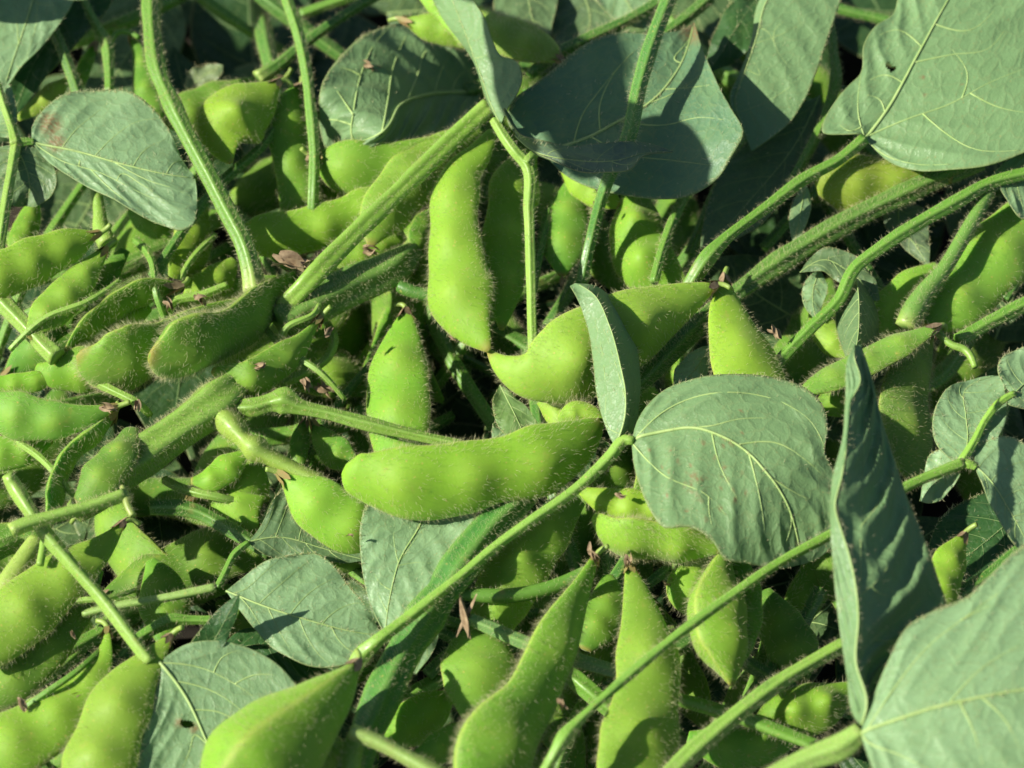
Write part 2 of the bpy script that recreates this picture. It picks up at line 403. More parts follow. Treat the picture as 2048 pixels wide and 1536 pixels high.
# ------------------------------------------------------------------ leaves
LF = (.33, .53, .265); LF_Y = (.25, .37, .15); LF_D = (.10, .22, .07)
def arr(p, h):
    """px outline points (x,y[,dh]) -> world with base heights"""
    n = len(p); H = hs(h, n)
    return np.array([P(q[0], q[1], H[i] + (q[2] if len(q) > 2 else 0)) for i, q in enumerate(p)])
def blade(root, name, h, mid, left, right, under=True, col=LF, curl=0.0, puff=5.0, wave=5.0, veins=None, auto=5, stain=None, holes=(), nm=70, nk=40, fuzz=.6, vein_r=1.0, sag=0.0, pucker=.22):
    """left/right are margins from base to tip, mid the midrib; all px with heights"""
    Mw = spline(arr(mid, h), nm); Lw = spline(arr(left, h), nm); Rw = spline(arr(right, h), nm)
    s = np.linspace(-1, 1, 2*nk + 1); V = np.zeros((nm, len(s), 3)); t = np.linspace(0, 1, nm)
    for j, sj in enumerate(s):
        E = Lw if sj < 0 else Rw; q = abs(sj)
        V[:, j] = Mw * (1 - q) + E * q
    up = np.array([0, 0, 1.0])
    width = np.linalg.norm(Lw - Mw, axis=1) + np.linalg.norm(Rw - Mw, axis=1)
    q = np.abs(s)[None, :]; tt = t[:, None]
    ph = rng.uniform(0, 6, 4)
    fade = np.clip(width / (60*U), 0, 1)[:, None]
    vn = auto if auto else 4
    phase = (tt*1.15 - .34*q**1.2) * (vn + 1)
    quilt = (np.abs(np.sin(pi * phase)) - .6) * puff * (q * (1 - q**3)) * 1.8
    wavy = wave * q**2 * (np.sin(tt*11 + ph[0] + (s[None, :] > 0)*2.1) + .6*np.sin(tt*23 + ph[1] + (s[None, :] > 0)*1.3))
    low = wave * .7 * np.sin(tt*5 + ph[2]) * np.sin(s[None, :]*3 + ph[3])
    fi_, fj_ = np.arange(nm)[:, None] * np.ones((1, len(s))), np.arange(len(s))[None, :] * np.ones((nm, 1))
    def vnoise(cell):
        g = rng.normal(0, 1, (int(nm/cell) + 3, int(len(s)/cell) + 3)); a_, b_ = fi_/cell, fj_/cell; i_, j_ = a_.astype(int), b_.astype(int)
        a_, b_ = a_ - i_, b_ - j_; a_, b_ = a_*a_*(3 - 2*a_), b_*b_*(3 - 2*b_)
        return g[i_, j_]*(1-a_)*(1-b_) + g[i_+1, j_]*a_*(1-b_) + g[i_, j_+1]*(1-a_)*b_ + g[i_+1, j_+1]*a_*b_
    quilt = quilt + pucker * np.clip(width.max()/(300*U), .3, 1.2) * (vnoise(nm/14) * 1.6 + vnoise(nm/28) * .8)
    side = np.where(s[None, :] < 0, np.linalg.norm(Lw - Mw, axis=1)[:, None], np.linalg.norm(Rw - Mw, axis=1)[:, None])
    quilt = quilt * np.clip(side/(75*U) - .25, .04, 1)
    dz = (quilt * (-1 if under else 1) + wavy + low + curl * q**2 * width.max()/U - sag * (1 - q**2)) * fade * U
    V = V + dz[..., None] * up
    # margin irregularity
    n, m = V.shape[:2]
    dv = np.gradient(V, axis=0); du = np.gradient(V, axis=1); N = nrm(np.cross(du, dv))
    flip = np.sign((N * (CAM - V)).sum(-1).mean()); N = N * (1 if flip >= 0 else -1)
    th = 2.2*U
    Va = V.reshape(-1, 3); Vb = (V - N * th).reshape(-1, 3)
    F = grid_faces(n, m, False)
    if flip < 0: F = F[:, ::-1]
    scr = to_px(Va)
    if holes:
        fc = scr[F].mean(1); keep = np.ones(len(F), bool)
        for (hx, hy, rx, ry, ang) in holes:
            dx, dy = fc[:, 0] - hx, fc[:, 1] - hy; ca, sa = cos(radians(ang)), sin(radians(ang))
            keep &= ((dx*ca + dy*sa)/rx)**2 + ((dy*ca - dx*sa)/ry)**2 > 1
        F = F[keep]
    nv = len(Va); Fb = F[:, ::-1] + nv
    b = np.concatenate([np.arange(m), np.arange(1, n)*m + m - 1, (n-1)*m + np.arange(m-2, -1, -1), np.arange(n-2, 0, -1)*m])
    b2 = np.roll(b, -1); rimF = np.stack([b2, b, b + nv, b2 + nv], 1)
    if flip < 0: rimF = rimF[:, ::-1]
    L = np.linalg.norm(np.diff(Mw, axis=0), axis=1); vv = np.concatenate([[0], np.cumsum(L)])
    uu = np.concatenate([-np.cumsum(np.linalg.norm(np.diff(V[:, :nk+1][:, ::-1], axis=1), axis=2), axis=1)[:, ::-1], np.zeros((n, 1)), np.cumsum(np.linalg.norm(np.diff(V[:, nk:], axis=1), axis=2), axis=1)], 1)
    uvg = np.stack([uu / (100*U) + rng.uniform(0, 50), (vv[:, None] + 0*uu) / (100*U) + rng.uniform(0, 50)], -1).reshape(-1, 2)
    rim = np.clip((q - .965) / .035, 0, 1) * np.ones((n, 1)); rim = rim.ravel()
    stn = np.zeros(nv)
    for (sx, sy, sr) in (stain or ()): stn = np.maximum(stn, np.clip(1.6 - np.hypot(scr[:, 0] - sx, scr[:, 1] - sy) / sr, 0, 1))
    ma, mb = (M_UNDER, M_TOP) if under else (M_TOP, M_UNDER)
    cc = np.array(col) * rng.uniform(.93, 1.06)
    o = mesh_obj(name, np.concatenate([Va, Vb]), np.concatenate([F, Fb, rimF]), [ma, mb], root, Mw[0],
                 attrs={'rim': np.tile(rim, 2), 'stain': np.tile(stn, 2)}, uv=np.tile(uvg, (2, 1)),
                 mat_idx=np.concatenate([np.zeros(len(F)), np.ones(len(Fb)), np.zeros(len(rimF))]), color=cc)
    # veins: raised cords lying on the face
    mv = M_VEIN if under else M_VEINTOP
    def lift(C): return C
    wpx = width.max() / U
    rm = np.clip(wpx / 110, 1.2, 3.8) * vein_r
    jm = nk; C = V[:, jm] + N[:, jm] * rm * .25 * U
    vt, _, _ = tube(C[:-2], np.linspace(rm, rm*.35, n)[:-2]*U, 8); VV, F2, T2 = cap(vt)
    mesh_obj('midrib', VV, [F2, T2], mv, o, Mw[0])
    cords = []
    if veins:
        A3 = Va.reshape(n, m, 3)
        seen = [scr.reshape(n, m, 2)[:, jm]]
        for vp in veins:
            allp = np.concatenate(seen); d0 = np.hypot(allp[:, 0] - vp[0][0], allp[:, 1] - vp[0][1]); i0 = d0.argmin()
            if 2 < d0[i0] < 45: vp = [tuple(allp[i0])] + list(vp if d0[i0] > 12 else vp[1:])
            seen.append(spline(np.array([(x, y, 0.0) for x, y in vp]), 40)[:, :2])
            pc = spline(np.array([(x, y, 0.0) for x, y in vp]), 26)[:, :2]
            d = np.hypot(pc[:, None, 0] - scr[None, :, 0], pc[:, None, 1] - scr[None, :, 1])
            ix = np.argsort(d, axis=1)[:, :4]; wgt = 1/(np.take_along_axis(d, ix, 1) + .5)
            dep = np.dot(Va - CAM, FWD)[ix]; dd = (dep*wgt).sum(1)/wgt.sum(1)
            dirs = FWD[None] + RGT[None]*((pc[:, 0:1]-1024)/FPX) - UPV[None]*((pc[:, 1:2]-768)/FPX)
            cords.append((CAM + dirs * (dd + .35*U)[:, None], rm*.55))
    else:
        for sgn in (-1, 1):
            for k in range(auto):
                t0 = .03 + .80 * (k + .5*(sgn > 0)*.6) / auto; reach = rng.uniform(.80, .95)
                qs = np.linspace(0, reach, 22); tv = t0 + (.30 - .10*t0) * (qs**1.25) * (1 - .25*t0)
                ok = tv < .97; qs, tv = qs[ok], tv[ok]
                if len(qs) < 5: continue
                fi = tv*(n-1); fj = (nk + sgn*qs*nk)
                i0 = np.clip(fi.astype(int), 0, n-2); j0 = np.clip(fj.astype(int), 0, m-2); fi = (fi-i0)[:, None]; fj = (fj-j0)[:, None]
                G = V[i0, j0]*(1-fi)*(1-fj) + V[i0+1, j0]*fi*(1-fj) + V[i0, j0+1]*(1-fi)*fj + V[i0+1, j0+1]*fi*fj
                cords.append((G + N[i0, j0]*.15*U, rm*.58))
    if cords:
        VA, QA, TA, off = [], [], [], 0
        for C, rr in cords:
            if np.linalg.norm(C[-1]-C[0]) < 4*U: continue
            vt, _, _ = tube(C, np.linspace(rr, rr*.28, len(C))*U, 6); VV, F2, T2 = cap(vt)
            VA.append(VV); QA.append(F2 + off); TA.append(T2 + off); off += len(VV)
        mesh_obj('side_veins', np.concatenate(VA), [np.concatenate(QA), np.concatenate(TA)], mv, o, Mw[0])
    if fuzz > 0:
        # short hairs on the margin and along the ribs
        wgt = (np.clip((q[:, :-1] - .955)*30, 0, 1)*1.0 + np.clip(.03 - q[:, :-1], 0, 1)*14 + .006) * np.ones((n-1, 1))
        if len(wgt.ravel()) == len(F):
            hairs('fuzz', o, Va, F, int(fuzz * 420 * np.clip(wpx/250, .3, 2)), 11*U, .45*U, None, .9, .3, weight=wgt.ravel())
    return o
def to_px(V):
    d = V - CAM; z = d @ FWD
    return np.stack([1024 + (d @ RGT)/z*FPX, 768 - (d @ UPV)/z*FPX], -1)
def leaf_root(label, x, y, h, group='soybean leaves'):
    return thing('soybean_leaf', label, 'leaf', P(x, y, h), group)
def leaf(label, h, mid, left, right, petiole=None, pet_h=None, group='soybean leaves', pcol=ST_G, **kw):
    h0 = h if isinstance(h, (int, float)) else h[0]
    r = leaf_root(label, mid[0][0], mid[0][1], h0, group)
    blade(r, 'blade', h, mid, left, right, **kw)
    if petiole is not None: stem_mesh('petiole', pet_h if pet_h is not None else h0, petiole, parent=r, col=pcol, fuzz=.8)
    return r

def shade_px(x, y, h, hc):
    """where a leaf at height hc stands so that its shadow falls at (x, y, h)"""
    p = P(x, y, h); p = p + sv * ((hc*U - p[2]) / sv[2]); q = to_px(p[None])[0]; return (q[0], q[1])
# ------------------------------------------------------------------ dry bits
def dry(label, x, y, h, size, ang, n=4, long=2.2, cat='withered flower', name='withered_flower'):
    base = P(x, y, h); Vs, Q = [], []; f = RGT*cos(radians(ang)) - UPV*sin(radians(ang)); g = np.cross(f, -FWD)
    for k in range(n):
        ln = size*long*rng.uniform(.6, 1.1)*U; wd = size*rng.uniform(.25, .5)*U; tw = rng.uniform(-1.5, 1.5); a = rng.uniform(-.6, .6)
        d = f*cos(a) + g*sin(a); sd_ = np.cross(d, FWD); c0 = base + rng.normal(0, size*.18*U, 3)
        pw = rng.uniform(0, 6)
        for i in range(9):
            u = i/8; w = wd*sin(pi*min(1, .08 + u*.92))*.9 + .4*U
            c = c0 + d*ln*(u - .5) + sd_*sin(u*3 + pw)*size*.16*U - FWD*sin(u*4 + pw)*size*.2*U
            aa = tw*u*2 + k
            e = sd_*cos(aa) - FWD*sin(aa); nn = sd_*sin(aa) + FWD*cos(aa)
            for q in (-1, 0, 1): Vs.append(c + e*w*q + nn*abs(q)*w*.5)
        b = k*27
        for i in range(8):
            for q in range(2): Q.append([b+i*3+q, b+i*3+q+1, b+i*3+q+4, b+i*3+q+3])
    Vs = np.array(Vs); Q = np.array(Q); nv = len(Vs)
    o = mesh_obj(name, np.concatenate([Vs, Vs - FWD*1.5*U]), np.concatenate([Q, Q[:, ::-1] + nv]), M_DRY, None, base)
    tag(o, label, cat); return o

# ------------------------------------------------------------------ soil
def soil():
    n = 160; x = np.linspace(-1, 1, n); x = np.sign(x)*(np.abs(x)**3*25 + np.abs(x)*.35)
    X, Y = np.meshgrid(x, x); Z = -.042 + .004*np.sin(X*90)*np.sin(Y*70)*np.exp(-(X**2+Y**2)*8) + .002*np.sin(X*211+Y*170)*np.exp(-(X**2+Y**2)*8)
    V = np.stack([X, Y, Z], -1).reshape(-1, 3)
    o = mesh_obj('ground', V, grid_faces(n, n, False), M_SOIL, None, (0, 0, 0)); o['kind'] = 'structure'
soil()

# =================================================================== PODS
# ---- upper left
pod('squat green pod with one plump sunlit seed, right of the hairy curved stem', 275, [(553,167,9),(522,195,40),(478,230,62),(450,270,54),(452,303,26),(463,326,5)], roll=-15, seeds=(.52,), col=POD_Y, bump=.5)
pod('dull pod lying flat behind the squat pod, against the curved hairy stem', 140, [(560,160,8),(490,185,28),(410,215,42),(350,238,30),(325,248,6)], col=POD_G)
pod('upright slender green pod behind the thin straight stem, near the squat pod', (235,230,215,200,180,160,130), [(597,178,12),(580,215,34),(577,270,42),(585,325,36),(598,380,40),(605,430,38),(598,490,10)], col=POD_G, roll=10)
pod('shaded pod half hidden behind the brown tipped pod, beside the straight stem', 130, [(720,345,8),(675,370,34),(630,390,42),(595,405,30),(575,425,6)], col=POD_G)
pod('pale green pod lying level, crossed at its right end by the grooved stalk', 200, [(476,462,8),(505,468,36),(570,468,42),(640,452,44),(700,432,40),(750,405,36),(800,375,12)], col=POD_Y, calyx=None)
pod('plump pod with a brown withered tip pointing left, below the broad veined leaf', 235, [(632,315,10),(660,325,40),(708,335,53),(770,327,42),(830,307,28),(885,285,18),(915,272,8)], calyx=0, seeds=(.22,.62), col=POD_Y)
pod('wide pod seen on both sides of the long grooved stalk, upper middle', 225, [(962,258,12),(895,298,36),(832,350,52),(780,410,50),(752,455,35),(742,490,8)], col=POD_Y, calyx=None)
pod('long upright three seeded pod, brightest in the middle of the heap, tip pointing down', 285, [(986,262,10),(955,310,27),(926,345,38),(911,392,44),(908,455,47),(913,525,56),(922,590,62),(943,648,46),(967,685,20),(978,702,5)], roll=-14, seeds=(.33,.53,.76), col=POD_Y, thick=.46, calyx=None)
pod('green pod hanging just right of the brightest upright pod, behind a pale thin stalk', 205, [(1062,305,14),(1036,360,45),(1020,425,47),(1012,490,44),(1010,560,38),(1005,620,22),(1003,660,5)], roll=12, col=POD_Y, calyx=None)
pod('small dark pod with a brown tip hanging below the bluish shaded leaf', 165, [(1148,360,14),(1138,415,38),(1130,465,48),(1126,512,36),(1124,552,7)], col=POD_G, calyx=None)
pod('sliver of a bright pod showing just under the edge of the bluish leaf', 190, [(1125,325,10),(1165,362,32),(1200,388,30),(1240,412,8)], col=POD_Y, fuzz=.6, calyx=None)
pod('two seeded bright pod between two dark thin stems under the bluish leaf', 190, [(1258,375,12),(1270,425,42),(1276,475,54),(1292,522,60),(1335,560,40),(1385,592,8)], seeds=(.3,.62), col=POD_Y, bump=.5, calyx=None)
pod('tiny curved fuzzy pod left of the brightest upright pod', 190, [(872,420,9),(850,452,24),(834,490,20),(824,515,4)], roll=30, fuzz=2.2, col=POD_G, calyx=None)
pod('very small fuzzy pod lying below the tiny curved one', 175, [(856,486,8),(842,520,24),(848,560,24),(862,600,6)], fuzz=2.2, col=POD_G, calyx=None)
pod('fat pod with a folded beak at its left, crossed by a narrow folded leaflet', (270,290,300), [(978,703,6),(1006,732,24),(1052,750,46),(1110,735,76),(1165,708,84),(1230,672,78),(1300,635,62),(1370,600,36),(1425,573,10)], calyx=1, seeds=(.38,.68), col=POD_Y, roll=-12, bump=.36)
pod('narrow upright pod hanging from a brown calyx above the big round leaf', 275, [(1449,562,10),(1451,595,26),(1464,655,46),(1488,720,60),(1512,790,64),(1540,850,30),(1550,880,6)], seeds=(.45,.8), col=POD_Y, roll=20)
pod('upright pod in the shade gap, passing behind a stem at its lower end', 185, [(812,628,12),(806,670,34),(797,735,54),(796,800,62),(798,860,58),(800,920,40),(800,960,8)], seeds=(.3,.62), col=POD_Y, roll=-10, fuzz=1.3)
pod('large smooth pod lying level in the centre, blunt end to the left', (320,315,310), [(688,938,12),(700,944,34),(728,953,48),(785,962,64),(850,966,73),(920,957,69),(985,943,65),(1050,930,67),(1110,908,61),(1160,880,46),(1195,850,18),(1206,840,5)], calyx=None, seeds=(.2,.47,.72), col=(.20,.395,.034), roll=-14, bump=.19)
pod('rounded pod tucked under the blunt end of the large level pod', (245,240,225,195,165,150), [(566,952,10),(592,972,32),(640,1012,54),(695,1047,58),(755,1062,52),(815,1070,36),(860,1072,8)], col=POD_Y, roll=-8)
pod('small stubby sunlit pod beside the shiny swollen stem joint', 215, [(494,903,6),(462,930,26),(425,957,24),(382,962,7)], col=POD_Y, roll=-20, calyx=None)
pod('drooping round ended pod under the shiny swollen stem joint', 165, [(515,915,12),(496,955,43),(478,1000,56),(492,1040,38),(515,1064,5)], col=POD_Y, roll=-10, calyx=None)
# ---- trio on the left
pod('front pod of the fuzzy overlapping trio, plump end pointing left', (345,330,300,250,215), [(299,712,10),(322,707,42),(370,692,54),(430,677,47),(490,643,42),(545,595,32),(592,553,10)], col=(.12,.28,.03), roll=-48, seeds=(.22,.6), fuzz=1.9, calyx=1)
pod('middle pod of the fuzzy overlapping trio, with one shiny round seed', (305,285,255,210,190), [(157,706,8),(182,718,42),(235,720,60),(290,706,52),(350,675,38),(430,635,30),(505,600,8)], col=(.14,.31,.03), roll=-42, seeds=(.26,.6), fuzz=1.7, calyx=1)
pod('rear pod of the fuzzy overlapping trio, bright and pressed against a stem', 222, [(73,733,8),(100,745,28),(150,742,42),(205,730,42),(270,700,26)], col=POD_Y, seeds=(.45,), calyx=None)
pod('flat pod with a dark brown beak, lying under the front pod of the trio', 262, [(424,740,6),(452,752,25),(500,757,34),(545,732,36),(592,697,24),(625,657,9),(638,640,4)], col=POD_G, roll=-15, seeds=(.3,.65), calyx=1)
pod('plump green pod at the left border, stalk end beside the thick main stem', 270, [(-60,800,20),(0,822,40),(60,836,45),(120,840,34),(180,830,21),(225,816,8)], col=(.14,.33,.035), roll=-15, seeds=(.35,.62), calyx=1)
pod('sunlit pod at the left border, underneath the plump green pod', 195, [(-60,905,24),(20,905,34),(70,890,26),(105,880,6)], col=POD_Y, calyx=None)
pod('pale pod edge peeping out above the plump green pod at the left border', 215, [(-60,778,20),(30,770,22),(90,758,16),(115,750,4)], col=POD_Y, calyx=None, fuzz=.6)
pod('narrow bent fuzzy pod seen edge on, left of the thick main stem', 240, [(224,832,8),(192,868,18),(150,900,20),(120,950,20),(108,1000,20),(98,1050,8)], col=POD_G, roll=60, fuzz=2.0)
pod('sunlit flat pod at the left border with a dark band of shadow across it', 300, [(-60,565,34),(20,543,46),(90,512,42),(155,484,28),(192,469,8)], col=POD_Y, calyx=1, roll=-8, thick=.32, bump=.15)
pod('sunlit slanting pod below the banded flat pod at the left', 268, [(207,503,10),(172,545,26),(132,592,36),(90,635,32),(56,676,8)], col=POD_Y, roll=-14, thick=.34, bump=.2)
pod('dark hairy pod slanting beside the sunlit slanting pod, edge towards us', 200, [(250,500,10),(215,545,24),(170,600,28),(125,650,22),(95,690,6)], col=POD_D, roll=-35, fuzz=1.8, calyx=None)
pod('hairy pod curving down to the fuzzy trio, seen along its seam', 245, [(350,572,9),(310,577,22),(250,602,26),(200,637,24),(160,672,18),(132,704,6)], col=POD_G, roll=55, fuzz=2.0)
pod('upright half shaded pod behind the foot of the curved hairy stem', 170, [(405,400,10),(393,450,30),(378,505,40),(352,558,20),(340,580,5)], col=POD_Y, roll=20, calyx=None)
pod('bright pod just behind the middle pod of the fuzzy trio', 205, [(300,615,8),(255,640,24),(205,665,22),(165,690,6)], col=POD_Y, calyx=None, fuzz=.7)
pod('dark pod with a flared end lying against the lower end of the thick main stem', (255,285,285,262), [(262,858,14),(238,908,32),(196,960,36),(152,1008,10)], col=POD_D, roll=-30, fuzz=1.6, calyx=None)
# ---- bottom left
pod('long bright pod at the lower left border, under the stalk with a cut end', 225, [(244,1050,6),(206,1092,24),(142,1142,48),(82,1192,58),(20,1250,62),(-50,1315,40)], col=POD_Y, roll=-14, seeds=(.35,.65), fuzz=1.3)
pod('shaded pod running parallel below the long bright pod at the lower left', 165, [(200,1140,8),(140,1235,36),(75,1312,46),(5,1372,46),(-60,1410,30)], col=POD_G, roll=-20, calyx=None)
pod('curved pod in the lower left corner with its seam along the upper edge', 205, [(214,1264,6),(207,1312,18),(178,1366,36),(128,1422,52),(60,1470,62),(0,1500,64),(-60,1525,46)], col=POD_Y, roll=-26)
pod('broad pod left of the leaf with a small hole, running off the bottom edge', 255, [(337,1277,8),(306,1315,26),(263,1370,50),(232,1430,62),(207,1500,66),(182,1570,58),(165,1630,14)], col=POD_Y, roll=-18, seeds=(.42,.7))
pod('largest foreground pod at the bottom edge, raised ridge along its middle', 345, [(711,1331,9),(682,1370,30),(628,1424,51),(556,1488,67),(488,1558,74),(450,1620,46),(430,1650,8)], col=(.20,.395,.034), roll=64, thick=.78, bump=.2, seeds=(.4,.65))
pod('dark pod in the shade between the slanting pale stalk and the bright pod', 95, [(300,1120,10),(322,1175,42),(330,1235,44),(322,1290,8)], col=POD_G, calyx=None)
pod('flat broad pod lit from one side under a twisted brown withered flower', 190, [(958,1252,18),(958,1288,58),(957,1340,71),(946,1390,58),(938,1428,24),(934,1448,4)], col=POD_Y, thick=.3, bump=.12, fuzz=.9, calyx=None)
pod('long curved dark edged pod right of the flat broad pod, running off the bottom', 292, [(1189,1118,8),(1168,1165,18),(1130,1245,40),(1092,1330,47),(1060,1400,57),(1010,1470,70),(968,1550,72),(940,1630,20)], col=(.13,.30,.03), roll=40, seeds=(.35,.72), thick=.5, fuzz=1.4)
pod('long hanging pod crossed by a thin petiole, bottom middle', 265, [(1260,1138,10),(1270,1175,23),(1288,1260,48),(1297,1340,61),(1290,1420,69),(1275,1500,74),(1255,1570,66),(1240,1630,14)], col=POD_Y, roll=16, seeds=(.36,.68))
pod('dappled pod slanting behind the thin petiole, below the large level pod', 165, [(1160,1000,14),(1105,1052,42),(1052,1110,58),(1012,1180,58),(985,1240,46),(960,1290,12)], col=POD_Y, roll=-10, bump=.4, calyx=None)
pod('bright pod piece peeping from under the big round leaf, upper of two', 275, [(1162,982,9),(1215,1004,28),(1285,1018,36),(1360,1015,16)], col=POD_Y, calyx=None, fuzz=1.4)
pod('bristly pod with a dark seam line under the big round leaf, lower of two', 262, [(1188,1032,9),(1225,1066,32),(1300,1080,38),(1380,1088,34),(1442,1100,8)], col=(.24,.40,.05), roll=-45, fuzz=2.4, calyx=None)
pod('small bright pod hanging under the lower edge of the big round leaf', 185, [(1400,1105,14),(1388,1150,40),(1376,1190,40),(1385,1232,8)], col=POD_Y, fuzz=1.4, calyx=None)
pod('two faced pod with a sharp ridge hanging straight down, below the big round leaf', 235, [(1448,1115,14),(1436,1190,42),(1436,1255,50),(1450,1312,36),(1464,1372,4)], col=POD_Y, roll=50, thick=.7, fuzz=1.8, calyx=None)
pod('dark hairy pod close behind the ridged hanging pod', 200, [(1478,1120,18),(1486,1205,38),(1480,1280,30),(1462,1350,6)], col=POD_G, fuzz=1.7, calyx=None)
pod('glossy pod low in the heap between two pale stalks, bottom right', 130, [(1510,1445,10),(1560,1428,38),(1615,1420,50),(1662,1400,38),(1705,1368,8)], col=POD_G, bump=.6, calyx=None)
pod('shaded pod low in the heap, right of the long hanging pod at the bottom', 105, [(1375,1478,16),(1450,1492,42),(1530,1486,40),(1600,1470,10)], col=POD_G, calyx=None)
pod('bright wedge of a pod right of the dark upright folded leaf', 265, [(1926,1074,9),(1904,1115,30),(1884,1168,36),(1864,1230,30),(1850,1270,8)], col=POD_Y, roll=20)
# ---- right
pod('fuzzy round ended pod under the huge veined leaf, top right', 235, [(1633,378,14),(1660,370,46),(1710,366,55),(1770,360,40),(1830,353,26),(1905,360,8)], col=(.24,.36,.045), fuzz=1.9, seeds=(.28,.62), calyx=None)
pod('big half shaded pod slanting down from the right border', 205, [(2075,415,44),(2015,488,66),(1955,560,64),(1895,622,48),(1850,665,10)], col=POD_Y, seeds=(.35,.72), calyx=None)
pod('bright pod standing behind the pale flared stem foot at the right', 175, [(1880,538,18),(1822,582,40),(1782,632,44),(1756,690,34),(1742,735,6)], col=POD_Y, thick=.3, bump=.15, calyx=None)
pod('very woolly pod with white hairs behind the tip of the dark folded leaf', 205, [(1862,665,10),(1836,720,34),(1812,790,46),(1812,860,50),(1816,920,38),(1818,965,6)], col=(.11,.24,.035), roll=45, fuzz=2.2)
pod('slender pod lying nearly level above the big round leaf, seen along its seam', 285, [(1868,657,9),(1800,690,24),(1740,720,28),(1680,750,26),(1625,775,18),(1598,787,5)], col=(.13,.29,.03), roll=-45, fuzz=2.2)
pod('shaded pod under the slender level pod, touching the big round leaf', 215, [(1742,765,14),(1692,790,40),(1648,812,22),(1625,822,5)], col=POD_G, calyx=None)
pod('small bright pod behind the long petiole, left of the narrow folded leaf', 155, [(1626,612,8),(1646,658,27),(1676,695,22),(1702,714,5)], col=POD_Y, calyx=None, fuzz=.7)
# ---- top
pod('fuzzy pod at the top with a brown pointed tip to the left', 240, [(808,40,6),(848,52,24),(900,62,30),(960,74,20),(985,80,5)], col=POD_Y, fuzz=1.4)
pod('bristly pod behind the hanging narrow leaflet, at the top', 265, [(955,15,10),(1000,66,38),(1052,86,36),(1095,104,26),(1121,120,6)], col=(.24,.38,.07), fuzz=2.6, calyx=1, roll=20)
pod('thin bright pod beside the upper edge of the hanging narrow leaflet', 290, [(838,-20,12),(862,0,18),(890,25,20),(925,70,16),(950,110,5)], col=POD_Y, fuzz=.8, calyx=None)
pod('thin dark pod hanging from a hooked stalk, left of the curved hairy stem', 160, [(265,75,7),(280,112,14),(291,170,24),(300,225,26),(312,285,6)], col=POD_G)
pod('thin shaded pod hanging beside the forked stem, upper left', 130, [(189,92,6),(170,132,14),(148,190,10),(140,215,4)], col=POD_G)
pod('curled yellowish young pod behind the top of the grey green left leaf', 165, [(35,238,6),(72,214,15),(108,182,18),(138,158,6)], col=(.28,.38,.06), roll=30, fuzz=.5, calyx=None)
# ---- middle gaps
pod('bright pod lying under the lower end of the long grooved stalk', 165, [(810,470,10),(745,502,30),(692,530,30),(640,562,10)], col=POD_Y, calyx=None)
pod('small hairy pod in the gap below the long stem, left of the upright pod', 130, [(628,848,7),(648,880,24),(682,912,30),(715,930,10)], col=POD_G, fuzz=1.7)
pod('tiny dark pod next to the swollen joint, above the rounded tucked pod', 115, [(612,842,6),(601,878,18),(598,915,15),(600,940,4)], col=POD_G)
pod('half lit pod under the flat broad pod, bottom middle', 130, [(908,1385,8),(862,1420,38),(812,1456,40),(765,1492,12)], col=POD_Y, calyx=None)
pod('narrow green pod lying beside the half lit pod, bottom middle', 160, [(962,1450,12),(905,1476,26),(852,1520,28),(815,1568,6)], col=POD_G, calyx=None)
pod('bright scrap of a pod under the fat pod with the folded beak', 190, [(1080,798,12),(1112,822,28),(1135,855,26),(1150,885,8)], col=POD_Y, calyx=None, fuzz=.6)
pod('small fuzzy pod top behind the right end of the large level pod', 255, [(1120,850,10),(1150,828,24),(1185,832,18),(1205,850,5)], col=POD_Y, fuzz=2, calyx=None)
pod('pale pod in the gap right of the long curved dark edged pod', 150, [(1215,1150,10),(1215,1200,38),(1190,1255,42),(1170,1300,12)], col=POD_G, calyx=None)
pod('half hidden bright pod between the slanting stems above the trio', 165, [(470,520,10),(440,555,30),(400,590,34),(365,620,10)], col=POD_Y, calyx=None)
pod('shaded pod in the lower right gap behind the thin petiole', 110, [(1530,1180,12),(1560,1250,44),(1590,1310,46),(1600,1370,12)], col=POD_D, calyx=None, fuzz=.7)
pod('dim pod in the corner under the largest foreground pod', 150, [(640,1500,20),(690,1530,40),(720,1590,30)], col=POD_G, calyx=None)
pod('dim pod left of the grey green left leaf, in the shade', 120, [(70,395,8),(58,440,22),(40,485,24),(22,520,6)], col=POD_G, calyx=None)
pod('dark pod under the pointed end of the grey green left leaf', 120, [(258,420,8),(290,440,24),(330,458,22),(352,470,5)], col=POD_G, calyx=None)
pod('bright pod behind the thin stalk under the tilted dark pods, left middle', 120, [(420,575,8),(470,585,26),(530,570,22),(560,555,5)], col=POD_Y, calyx=None)

# =================================================================== STEMS
stem('long curved hairy stem sweeping down from the top to a swollen foot', (300,322,325,310,295,275), [(302,-20,17),(305,70,17),(316,141,17),(345,211,17),(380,281,17),(418,352,17),(454,422,17),(489,492,18),(503,540,20),(510,585,21)], col=ST_G, pale=(0,.9), fuzz=1.2)
stem('dark straight stem slanting from the top left corner behind the left leaf', 215, [(66,-10,11),(106,60,11),(140,140,11),(158,195,11)], col=ST_D)
stem('forked thin stem with a side stalk, upper left', 190, [(158,-10,9),(197,60,10),(211,85,12),(217,130,10),(218,185,9)], col=ST_G)
stem('short hooked stalk carrying a thin dark pod, upper left', 185, [(221,87,5),(240,63,5),(262,66,5),(278,75,4)], col=ST_G, fuzz=.6)
stem('thin straight stem hanging from the top beside the upright slender pod', (275,275,265,250,150), [(571,-10,11),(594,60,11),(612,141,11),(622,229,11),(628,316,11),(624,425,10),(620,490,9)], col=ST_G)
stem('dark stem entering from the top and ending in a pale swollen knob', 185, [(780,-25,10),(720,10,10),(650,56,10),(598,95,11),(548,137,13),(515,157,16)], col=ST_D, pale=(0,.9))
